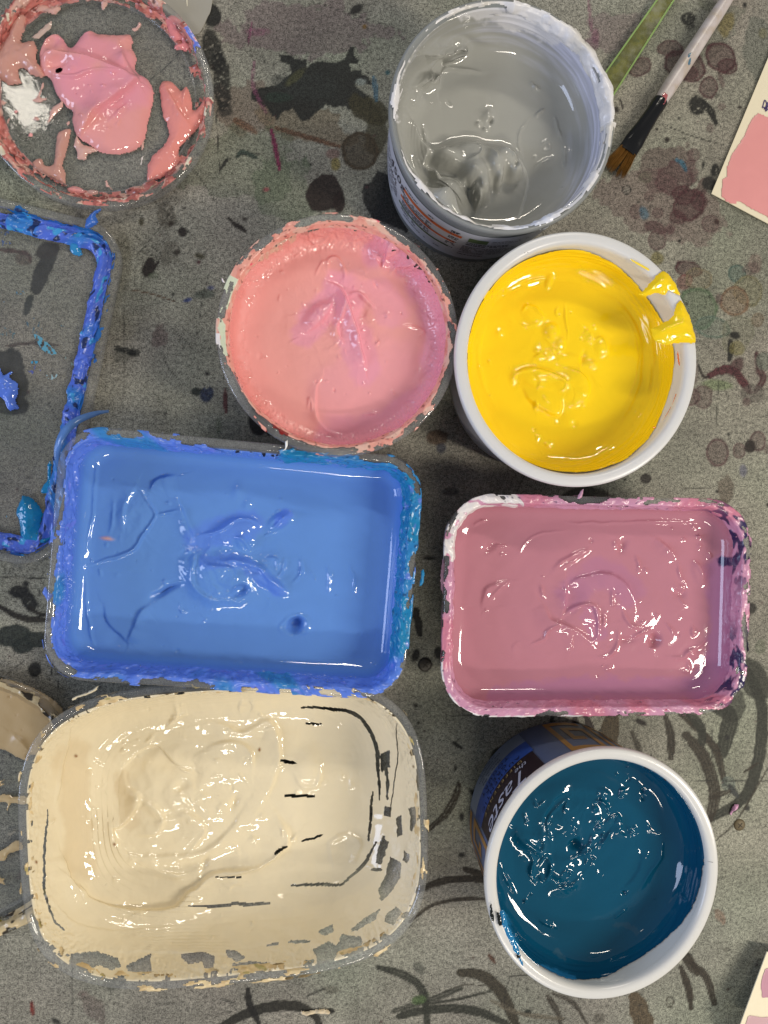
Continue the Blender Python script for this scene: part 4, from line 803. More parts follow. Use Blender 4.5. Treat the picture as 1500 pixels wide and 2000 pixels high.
    def para(a0, a1, zs, hgt, dens=0.85):
        for zz in zs:
            a = a0
            while a < a1 - 0.6:
                w = rg.uniform(0.6, 2.6); words.append(((a, zz), (min(a + w, a1), zz + hgt))) if rg.random() < dens else None; a += w + 0.45
    para(174, 197, [0.047, 0.0445], 0.0009); para(174, 204, [0.042, 0.0395, 0.037], 0.0010); para(176, 206, [0.034, 0.032, 0.030, 0.028, 0.026], 0.0007); para(176, 200, [0.022, 0.019], 0.001)
    para(212, 224, [0.0525], 0.0008); para(212, 230, [0.0445, 0.0425, 0.0405], 0.0008); para(212, 230, [0.035, 0.033, 0.031], 0.0008); para(212, 226, [0.025, 0.023], 0.0008)
    para(231, 235, [0.0525, 0.0488, 0.0445, 0.0425, 0.0405, 0.0385, 0.035, 0.033, 0.031], 0.001); para(246, 252, [0.0525, 0.0512, 0.0488, 0.0445, 0.0425, 0.0385, 0.035, 0.033, 0.028], 0.001)
    para(257, 282, [0.0435, 0.041], 0.0013, 0.95); para(256, 288, [0.0375, 0.0355, 0.0335, 0.0315, 0.0295, 0.0275, 0.0255], 0.0007); para(256, 285, [0.021], 0.0012); para(270, 292, [0.0505, 0.048], 0.0006); para(215, 245, [0.019], 0.0008)
    bend_print("small_print", lab, O, ia, words, INK, 0.0005)["kind"] = "stuff"
    return T
grey_tub()

# ================================================================ teal tub
def teal_tub():
    h = 0.07; O = Outline('el', *ring_from_px(948, 1404, 1462, 1953, h)); tb = 0.0075; lip = 0.0048
    TE = lin(12, 76, 104); TB = lin(10, 72, 110); WB = lin(40, 120, 170)
    T = thing("paint_tub", (*O.c, 0), "round white yoghurt tub of dark teal paint with a blue and gold key-pattern wrap", "paint tub", "open tubs of paint")
    tub_shell(O, h, tb, lip, FROSTW, T)
    def feat(F):
        F.crop(900, 1430, 2.778); fl = 1 - F.wall
        F.h += 0.4 * fbm(F.px, F.py, 120, 2, 23) * fl; F.noise(0.08, 30, 2, 27, fl)
        F.swirl(620, 560, 0.4, 30, 26, fl, 1.0, 0.5)
        F.fold([(620, 320), (520, 340), (450, 440), (440, 540), (480, 560)], 4, 1.4, 16); F.ridge([(600, 340), (520, 400), (470, 480), (490, 620)], 4, 1.2); F.blob(640, 460, 120, 90, -20, 1.6, 4)
        F.fold([(280, 520), (360, 600), (430, 640), (445, 590), (400, 550)], 5, 2.0, 18); F.blob(360, 580, 80, 40, 30, 2.2, 3); F.blob(625, 610, 34, 26, -10, -4.0, 3); F.ridge([(360, 640), (390, 690), (380, 760), (410, 820)], 5, 1.6); F.ridge([(420, 720), (450, 670), (482, 690), (470, 770), (450, 800), (410, 770)], 4, 1.5)
        F.blob(550, 740, 90, 70, 20, 2.4, 3.4); F.fold([(470, 800), (520, 840), (600, 820), (650, 770)], 5, 1.8, 16); F.ridge([(530, 780), (550, 740), (590, 750), (570, 780)], 3, 1.0); F.strokes(660, 640, 200, 180, 12, 22, 2.4, 0.9, 12, -62); F.ridge([(560, 690), (650, 660), (730, 620), (800, 560)], 5, 1.6); F.ridge([(750, 640), (790, 560), (820, 530)], 4, 1.6)
        F.ridge([(710, 380), (760, 370), (800, 410), (790, 450)], 4, 1.4); F.blob(715, 410, 14, 16, 0, 1.4); F.blob(720, 470, 20, 18, 0, 1.4); F.fold([(760, 500), (840, 450), (860, 500), (850, 540), (900, 570), (930, 560)], 4, 1.6, 12); F.ridge([(895, 510), (925, 540), (905, 555)], 4, 1.2); F.blob(780, 330, 40, 18, 30, 1.2); F.strokes(790, 350, 110, 80, 4, 16, 3, 0.8, 14)
        F.ridge([(1090, 590), (1075, 680), (1020, 760), (978, 840)], 6, 1.4); F.ridge([(1000, 480), (1030, 540), (1090, 560)], 5, 0.6); F.ridge([(220, 700), (240, 790), (300, 880)], 5, 1.4); F.ridge([(830, 1010), (900, 950)], 4, 0.9); F.ridge([(420, 1015), (490, 1050), (520, 1060)], 5, 1.2); F.ridge([(340, 430), (350, 480), (365, 505)], 4, 1.0); F.ridge([(390, 360), (410, 400), (450, 360)], 4, 1.2)
        F.fold([(960, 620), (970, 700), (920, 800), (860, 850)], 5, -0.8, 20)
        g = np.exp(-(((F.px - 1110) / 75) ** 2 + ((F.py - 1640) / 75) ** 2)); F.warped(0.5, 50, 43, g, 1.1)
        F.specks(640, 560, 620, 620, 34, 2.4, 0.6, 51); F.specks(850, 300, 220, 180, 10, 3.2, 0.9, 52); F.specks(330, 800, 160, 200, 14, 4, 1.2, 53); F.blob(990, 320, 14, 12, 0, -1.6); F.blob(890, 870, 12, 9, 0, -1.8)
        deg = np.degrees(F.th) % 360
        low = np.exp(-((deg - 300) / 36) ** 2) * 0.40
        ed = 1.02 - low + 0.06 * fbm(F.px, F.py, 50, 3, 57) + 0.03 * fbm(F.px, F.py, 12, 2, 58)
        F.alive &= F.up < ed
        m = (F.wall * sstep(0.0, 0.6, F.up) * 0.5)[:, None]; F.col = F.col * (1 - m) + TB * m
        F.tint([(430, 1280), (520, 1310), (610, 1335)], 9, WB, 0.9, 0.4); F.tint([(220, 1000), (270, 1110), (330, 1250)], 12, WB, 0.95, 0.4)
        F.tint([(520, 1190), (560, 1230)], 6, lin(60, 92, 110), 0.5, 1.0); F.tint([(840, 1050), (900, 1050), (960, 1080)], 6, lin(50, 84, 104), 0.5, 1.0)
        F.h += F.wall * 0.16 * vnoise(F.up * 10, F.th * 4, 29)
    paint_body("paint", T, O, tb, lip, h, 0.0475, h - 0.0028, TE, feat, 300, 300, fillet=0.013)
    def drop(F): F.noise(0.6, 18, 3, 4)
    z = h - 0.0008
    puddle("dried_paint", T, [(205, 965), (235, 965), (258, 1040), (290, 1110), (320, 1180), (352, 1270), (335, 1285), (295, 1220), (260, 1160), (230, 1080), (205, 1020)], z, 0.0012, WB, drop, (900, 1430, 2.778), 1.4, 2.0, 12, 4)
    for poly in ([(155, 940), (165, 920), (172, 960), (182, 1000), (178, 1030), (160, 1010)], [(192, 975), (215, 985), (225, 1040), (205, 1050), (195, 1010)], [(300, 1205), (325, 1210), (322, 1225), (305, 1228)]):
        puddle("dried_paint", T, poly, h + 0.0009, 0.0006, lin(26, 30, 28), drop, (900, 1430, 2.778), 1.2, 2.0, 8, 3)
    puddle("hair", T, [(1338, 700), (1370, 705), (1370, 708), (1338, 703)], h + 0.0002, 0.0003, lin(20, 20, 20), None, (900, 1430, 2.778), 0.5, 0.0, edge=1, smoothpoly=False)
    # wrap with key pattern and lettering
    ia = lambda zz: float(tb + (lip - tb) * np.clip((zz - 0.0022) / (h - 0.006), 0, 1))
    SL = plain("slate_blue_print", tuple(lin(92, 104, 138)), 0.38, var=0.06); GO = plain("gold_print", tuple(lin(176, 126, 62)), 0.38, var=0.06); RB = plain("royal_blue_print", tuple(lin(50, 84, 168)), 0.38, var=0.05); BRN = plain("dark_brown_print", tuple(lin(46, 32, 38)), 0.38, var=0.05); PB = plain("pale_blue_print", tuple(lin(128, 142, 168)), 0.38, var=0.05)
    wrap = loft("wrap", O, [(ia(zz) - 0.0003, zz) for zz in (0.003, 0.02, 0.04, 0.060)], SL, T, 200, False, False)
    keys = []
    def key(a, s=1):
        w = 3.0; Z = lambda k: 0.005 + 0.0055 * k
        keys.extend([((a, Z(0)), (a + s * 21, Z(1))), ((a + s * 18, Z(1)), (a + s * 21, Z(8))), ((a, Z(8)), (a + s * 21, Z(9))), ((a, Z(2)), (a + s * 3, Z(8))), ((a + s * 3, Z(2)), (a + s * 14, Z(3))), ((a + s * 11, Z(3)), (a + s * 14, Z(6))), ((a + s * 6, Z(5)), (a + s * 11, Z(6)))])
    for a in (172, 197, 222, 30, 55, 80):
        keys.clear(); key(a); bend_print("key_motif", wrap, O, ia, keys, GO, 0.0005)
    c = 143; lab = bend_print("label_panel", wrap, O, ia, [((c - 27, 0.0190), (c + 27, 0.0345))], RB, 0.0006)
    bend_print("label_panel", wrap, O, ia, [((c - 27, 0.0045), (c + 27, 0.0188))], PB, 0.0006); bend_print("label_panel", wrap, O, ia, [((c - 26, 0.0347), (c + 26, 0.060))], BRN, 0.0006)
    LT = plain("dark_blue_ink", tuple(lin(26, 34, 70)), 0.5, var=0.03); WT = plain("white_ink", tuple(lin(184, 184, 200)), 0.5, var=0.03); GT = plain("gold_ink", tuple(lin(176, 150, 100)), 0.5, var=0.03)
    bend_text("lettering", lab, O, ia, "AUTHENTIC", c, 0.0305, 0.0046, LT, 0.0009, 0, 1.35, 1.1); bend_text("lettering", lab, O, ia, "GREEK", c, 0.0260, 0.0046, LT, 0.0009, 0, 1.35, 1.1); bend_text("lettering", lab, O, ia, "YOGURT", c, 0.0212, 0.0046, LT, 0.0009, 0, 1.35, 1.1)
    for k, s in enumerate(("Made in the", "foothills of", "the mountains", "of Greece")): bend_text("lettering", lab, O, ia, s, c, 0.0160 - 0.0034 * k, 0.0032, LT, 0.0009, 0, 1.1)
    bend_text("lettering", lab, O, ia, "Taste", c, 0.0462, 0.017, WT, 0.0009, 0.4, 0.95); bend_text("lettering", lab, O, ia, "the", c - 16, 0.041, 0.006, WT, 0.0009, 0.3); bend_text("lettering", lab, O, ia, "DIFFERENCE", c, 0.0368, 0.0036, GT, 0.0009, 0, 1.6, 1.15)
    return T
teal_tub()

# ================================================================ blue tub
BLUE = lin(98, 144, 214); BLUE_V = lin(92, 128, 226); TURQ = lin(28, 128, 180); NAVY = lin(24, 60, 110)
def blue_tub():
    h = 0.058; c, a, b = rect_from_px((102, 1090), (814, 1125), (489, 860), (425, 1344), h)
    O = Outline('rr', c, a, b, -5.0, 0.020); tb = 0.0125; lip = 0.0036
    T = thing("paint_tub", (*O.c, 0), "rectangular clear tub of cornflower blue paint with turquoise crust along its rim", "paint tub", "open tubs of paint")
    tub_shell(O, h, tb, lip, CLEAR, T)
    def feat(F):
        F.crop(70, 790, 1.899); fl = 1 - F.wall
        F.h += 0.5 * fbm(F.px, F.py, 150, 2, 33) * fl; F.noise(0.07, 40, 2, 37, fl)
        F.swirl(850, 620, 0.25, 40, 36, fl, 1.4, 0.3)
        F.fold([(345, 880), (390, 770), (430, 740)], 5, 1.6, 20); F.fold([(240, 740), (265, 820), (330, 880), (350, 890)], 5, -1.2, 22)
        F.ridge([(370, 300), (400, 340), (445, 410), (400, 480), (370, 530), (310, 560), (180, 600)], 4, 1.8); F.fold([(370, 300), (330, 380), (320, 470)], 5, 1.3, 20); F.blob(360, 430, 60, 100, 20, 1.2, 3); F.ridge([(445, 410), (500, 400), (530, 395)], 4, 1.4); F.fold([(420, 330), (450, 285), (520, 265)], 5, 1.6, 24); F.fold([(520, 340), (550, 420), (580, 490), (560, 520)], 4, 1.8, 14)
        # heap in the middle
        F.blob(690, 640, 125, 90, 10, 5.2, 3.6); F.fold([(575, 500), (590, 560), (580, 620), (600, 680), (660, 720), (740, 725)], 5, 1.8, 22); F.blob(740, 470, 90, 46, -20, 3.4, 3); F.ridge([(580, 490), (680, 470), (750, 425), (810, 430), (830, 460)], 5, 1.6); F.ridge([(680, 575), (760, 580), (830, 600), (880, 650), (930, 690)], 8, 3.6); F.blob(870, 660, 70, 22, 35, 2.8, 3)
        F.fold([(590, 540), (640, 590), (720, 600), (740, 640), (720, 690)], 5, 1.6, 14); F.blob(755, 690, 32, 20, -20, -4.5, 3); F.blob(770, 510, 26, 34, -20, 2.2, 3); F.ridge([(740, 490), (770, 500), (800, 545)], 4, 1.4); F.blob(880, 590, 40, 46, 0, 1.8, 3); F.ridge([(850, 570), (890, 570), (895, 610)], 4, 1.2); F.ridge([(920, 560), (915, 610), (895, 640)], 4, 1.2); F.ridge([(985, 570), (985, 620), (955, 660)], 5, 1.6)
        F.blob(905, 435, 46, 24, -32, 3.2, 3.4); F.ridge([(870, 470), (900, 440), (940, 405)], 4, 1.4); F.blob(895, 440, 20, 12, -30, -1.4); F.blob(480, 690, 52, 12, -28, -3.4, 2.4); F.ridge([(460, 690), (510, 665), (560, 650)], 4, 1.2)
        F.blob(962, 818, 27, 31, 20, -6.0, 4); F.ridge([(925, 850), (905, 820), (960, 780), (1000, 790), (1010, 840), (960, 860)], 5, 0.9); F.blob(750, 320, 22, 30, 10, 1.3); F.blob(785, 370, 16, 20, 40, 1.1)
        F.ridge([(1075, 595), (1090, 640), (1085, 705)], 5, 1.1); F.ridge([(1165, 590), (1178, 650), (1183, 710)], 4, 0.9); F.ridge([(228, 200), (215, 320), (208, 420), (182, 555)], 5, 1.0); F.ridge([(185, 640), (190, 760), (215, 900)], 5, 0.9); F.ridge([(290, 350), (285, 440), (275, 480)], 5, 1.0); F.ridge([(240, 610), (245, 640)], 4, 0.8)
        g = np.exp(-(((F.px - 450) / 90) ** 2 + ((F.py - 1110) / 70) ** 2)) + 0.5 * np.exp(-(((F.px - 260) / 60) ** 2 + ((F.py - 1020) / 60) ** 2)); F.warped(0.9, 50, 23, g, 1.1); F.warped(0.2, 16, 29, g, 1.0)
        F.specks(620, 560, 640, 440, 60, 2.6, 0.6, 61); F.strokes(680, 560, 420, 300, 12, 20, 2.6, 0.7, 16); F.ridge([(560, 520), (572, 540), (560, 550)], 4, 1.0)
        F.tint([(600, 500), (700, 460), (800, 440)], 30, BLUE_V, 0.5); F.tint([(640, 580), (760, 580), (900, 690)], 16, BLUE_V, 0.5); F.tint([(905, 435), (930, 410)], 14, BLUE_V, 0.7)
        # coated walls
        n1 = fbm(F.px, F.py, 24, 3, 39); deg = (np.degrees(F.th) + 360) % 360
        F.h += F.wall * sstep(0.35, 0.7, F.up) * (1.3 * np.clip(n1, -0.2, 1) + 0.6 * fbm(F.px, F.py, 8, 2, 38))
        w = (F.wall * sstep(0.2, 0.6, F.up) * 0.7)[:, None]; F.col = F.col * (1 - w) + BLUE_V * w
        e = n1 + 0.5 * fbm(F.px, F.py, 9, 2, 43)
        F.alive &= ~((F.up > 0.92) & (e > 0.3))
        F.blob(265, 498, 22, 7, 5, 0.8, 3, lin(200, 160, 160), 1.0)
    paint_body("paint", T, O, tb, lip, h, 0.036, h - 0.0030, BLUE, feat, 460, 310, fillet=0.006)
    def cov(deg, c):
        k = -0.15 + 0.75 * sstep(0.3, 0.6, c) - 0.5 * (c < 0.14)
        k = k - 1.2 * np.exp(-((deg - 84) / 15) ** 4) - 0.3 * np.exp(-((deg - 190) / 10) ** 2); k += 0.35 * np.exp(-((np.minimum(deg, 360 - deg)) / 25) ** 2) + 0.3 * np.exp(-((deg - 285) / 25) ** 2); return k
    def colr(deg, c, f1, f2, f3, px, py):
        right = np.exp(-((np.minimum(abs(deg - 15), 360 - abs(deg - 15))) / 42) ** 4); o = np.tile(BLUE_V, (len(deg), 1))
        m = np.clip(right * 0.85 + sstep(0.1, 0.35, f3) * 0.7 + 0.8 * np.exp(-((deg - 62) / 12) ** 2), 0, 1)[:, None]; o = o * (1 - m) + TURQ * m
        m = (sstep(0.25, 0.5, fbm(px, py, 6, 2, 71)) * (0.3 + 0.5 * right))[:, None]; o = o * (1 - m) + NAVY * m
        m = sstep(0.3, 0.5, fbm(px, py, 17, 2, 73))[:, None] * 0.6; o = o * (1 - m) + lin(110, 124, 226) * m; return o
    crust("dried_paint", T, O, [(-0.0002, h - 0.0035), (-0.0002, h), (lip * 0.5, h + 0.0002), (lip + 0.0006, h - 0.0002), (lip + 0.0035, h - 0.008)], cov, colr, 0.0012, 1700, 20, 13, 24)
    puddle("paint_flake", T, [(82, 1158), (88, 1145), (97, 1156), (105, 1162), (94, 1176), (90, 1170)], h - 0.003, 0.0012, BLUE_V, None, (0, 0, 1), 1.4, 1.0, 8, 3, CRUST)
    puddle("paint_flake", T, [(822, 1113), (828, 1112), (829, 1128), (826, 1141), (818, 1144), (821, 1125)], h - 0.002, 0.0016, TURQ, None, (0, 0, 1), 1.4, 1.0, 8, 3, CRUST)
    return T
blue_tub()

# ================================================================ mauve tub
def mauve_tub():
    h = 0.052; c, a, b = rect_from_px((864, 1180), (1461, 1185), (1180, 972), (1165, 1399), h)
    O = Outline('rr', c, a, b, -1.2, 0.0245); tb = 0.0105; lip = 0.0034
    MA = lin(186, 126, 140); VI = lin(174, 118, 156); VP = lin(206, 160, 186); PU = lin(44, 34, 80)
    T = thing("paint_tub", (*O.c, 0), "rectangular clear tub of dusty mauve paint with purple and white crusted rim", "paint tub", "open tubs of paint")
    tub_shell(O, h, tb, lip, CLEAR, T)
    def feat(F):
        F.crop(840, 940, 2.273); fl = 1 - F.wall
        F.h += 0.4 * fbm(F.px, F.py, 130, 2, 43) * fl; F.noise(0.07, 36, 2, 47, fl); F.swirl(740, 560, 0.25, 34, 46, fl, 1.3, 0.3)
        F.fold([(610, 470), (660, 430), (750, 412), (840, 440), (900, 520), (910, 590)], 5, 1.6, 20); F.blob(760, 500, 130, 80, 10, 1.4, 4); F.fold([(490, 540), (530, 610), (600, 640), (680, 690), (720, 720)], 5, 2.0, 18); F.fold([(600, 440), (595, 520), (580, 600)], 4, 1.8, 18); F.ridge([(580, 600), (640, 560), (710, 545), (740, 600), (745, 680), (710, 720)], 5, 1.8)
        F.blob(660, 610, 60, 50, 0, 1.8, 3); F.blob(640, 500, 40, 50, 0, -1.2, 3); F.ridge([(800, 470), (800, 540), (830, 545)], 4, 1.2); F.ridge([(850, 560), (870, 610), (900, 640), (950, 650)], 4, 1.4); F.ridge([(770, 590), (770, 640)], 4, 1.2); F.ridge([(830, 650), (830, 720), (800, 770), (735, 785)], 5, 1.3); F.ridge([(890, 700), (940, 670), (980, 650)], 4, 1.2); F.blob(870, 705, 40, 14, 0, -1.4)
        F.ridge([(540, 400), (600, 345), (700, 305)], 6, 1.5); F.ridge([(550, 402), (640, 350), (712, 302)], 5, 1.1); F.fold([(1000, 255), (1050, 300), (1092, 342)], 6, 1.6, 12); F.ridge([(912, 325), (925, 380), (920, 410)], 4, 1.2); F.ridge([(950, 380), (960, 405)], 4, 1.0); F.ridge([(1105, 360), (1108, 410), (1135, 465)], 4, 1.1); F.blob(1190, 405, 26, 50, -20, 1.4, 3); F.ridge([(1160, 350), (1190, 380), (1212, 440)], 5, 1.2)
        F.strokes(1060, 510, 110, 130, 6, 26, 2.6, 0.8, 18, 60); F.ridge([(490, 455), (495, 490), (508, 525)], 5, 1.2); F.blob(265, 295, 26, 16, -20, -1.8); F.ridge([(275, 285), (350, 290)], 4, 1.1); F.ridge([(310, 325), (335, 322)], 4, 0.8); F.fold([(235, 560), (245, 480), (290, 460), (350, 445)], 5, 1.2, 16); F.ridge([(262, 520), (300, 480), (350, 450)], 4, 1.0); F.ridge([(250, 560), (255, 580)], 4, 0.8)
        F.ridge([(450, 725), (500, 700), (520, 660), (580, 620)], 4, 1.3); F.blob(995, 705, 24, 30, 20, -3.6, 3); F.ridge([(970, 740), (1000, 740)], 4, 1.0); F.ridge([(1160, 640), (1165, 680), (1190, 660)], 4, 1.2); F.ridge([(1060, 780), (1120, 780), (1140, 760), (1225, 710)], 5, 1.4); F.ridge([(1105, 845), (1145, 840), (1140, 790)], 4, 1.0); F.blob(1165, 768, 18, 12, 0, 1.0); F.blob(1110, 495, 24, 22, 0, -1.6); F.blob(855, 285, 16, 30, 25, -1.8); F.blob(820, 278, 14, 12, 0, 1.1); F.strokes(1180, 260, 90, 90, 5, 14, 3, 0.8, 19); F.blob(792, 830, 14, 14, 0, 0.8)
        F.ridge([(600, 183), (800, 185), (1000, 178), (1205, 175)], 4, 0.9); F.ridge([(190, 195), (225, 178), (250, 170)], 4, 0.9); F.ridge([(385, 340), (420, 280), (480, 235), (610, 220)], 3, 0.5)
        g = np.exp(-(((F.px - 1170) / 80) ** 2 + ((F.py - 1200) / 60) ** 2)) + 0.2 * np.exp(-(((F.px - 1320) / 60) ** 2 + ((F.py - 1170) / 80) ** 2)); F.warped(0.45, 52, 33, g, 1.1)
        F.specks(850, 540, 620, 460, 34, 2.6, 0.6, 71); F.strokes(760, 620, 330, 240, 3, 24, 2.8, 0.6, 20)
        F.tint([(620, 500), (700, 430), (800, 420), (880, 490)], 34, VI, 0.4); F.tint([(1290, 420), (1310, 600), (1290, 800), (1200, 920)], 36, VI, 0.75); F.tint([(300, 950), (600, 920), (900, 920), (1200, 920)], 24, VI, 0.6); F.tint([(700, 600), (740, 680)], 20, VI, 0.4)  # violet along the right wall paints in the cool window light
        F.tint([(1295, 355), (1330, 360)], 10, PU, 1.0, 0.6)
        n1 = fbm(F.px, F.py, 22, 3, 49); F.h += F.wall * sstep(0.4, 0.75, F.up) * (1.1 * np.clip(n1, -0.2, 1) + 0.4 * fbm(F.px, F.py, 8, 2, 48))
        w = (F.wall * sstep(0.55, 0.9, F.up + 0.4 * n1) * 0.6)[:, None]; F.col = F.col * (1 - w) + VP * w
        e = n1 + 0.5 * fbm(F.px, F.py, 9, 2, 53); F.alive &= ~((F.up > 0.92) & (e > 0.3))
    paint_body("paint", T, O, tb, lip, h, 0.0365, h - 0.0030, MA, feat, 380, 270, fillet=0.008)
    def cov(deg, c):
        k = -0.05 + 0.6 * sstep(0.35, 0.65, c) - 0.4 * (c < 0.12); k = k + 0.35 * np.exp(-((deg - 145) / 16) ** 2) + 0.25 * np.exp(-((deg - 215) / 16) ** 2) + 0.2 * np.exp(-((deg - 260) / 30) ** 2) + 0.3 * np.exp(-((np.minimum(abs(deg - 20), 360 - abs(deg - 20))) / 25) ** 2); return k
    def colr(deg, c, f1, f2, f3, px, py):
        o = np.tile(lin(200, 144, 172), (len(deg), 1)); W = lin(228, 222, 222)
        def mx(m, cc): o[:] = o * (1 - m[:, None]) + np.asarray(cc) * m[:, None]
        mx(sstep(0.0, 0.3, f3) * 0.7, lin(206, 120, 140)); out = (c < 0.5); mx((np.exp(-((deg - 145) / 20) ** 2) > 0.45) * sstep(-0.35, -0.1, f2) * 1.0, W); mx(((deg > 198) & (deg < 262) & (c < 0.35)) * sstep(-0.3, -0.1, f2), W); mx(((deg > 335) | (deg < 20)) * (c < 0.3) * sstep(-0.2, 0.1, f2), W)
        pz = np.clip(np.exp(-((np.minimum(abs(deg - 24), 360 - abs(deg - 24))) / 18) ** 4) + np.exp(-((deg - 335) / 16) ** 4), 0, 1); mx(pz * sstep(-0.12, 0.1, fbm(px, py, 16, 2, 81)), PU); mx(sstep(0.45, 0.65, fbm(px, py, 7, 2, 83)) * 0.7, PU); mx(sstep(0.62, 0.7, fbm(px, py, 12, 2, 85)) * 0.8, lin(170, 50, 60)); return o
    crust("dried_paint", T, O, [(-0.0002, h - 0.0045), (-0.0002, h), (lip * 0.5, h + 0.0002), (lip + 0.0006, h - 0.0002), (lip + 0.0025, h - 0.006)], cov, colr, 0.0007, 1600, 20, 17, 24)
    puddle("paint_flake", T, [(864, 1090), (868, 1100), (868, 1130), (866, 1160), (861, 1150), (860, 1120)], h - 0.004, 0.001, VP, None, (0, 0, 1), 1.2, 1.2, 8, 3, CRUST)
    puddle("paint_flake", T, [(872, 1035), (884, 1020), (880, 1040), (870, 1060), (866, 1056)], h - 0.003, 0.001, lin(230, 222, 214), None, (0, 0, 1), 1.2, 1.0, 8, 3, CRUST)
    puddle("paint_flake", T, [(1134, 958), (1140, 955), (1136, 972), (1126, 974)], h, 0.0012, VP, None, (0, 0, 1), 1.2, 0.6, 8, 3, CRUST)
    return T
mauve_tub()

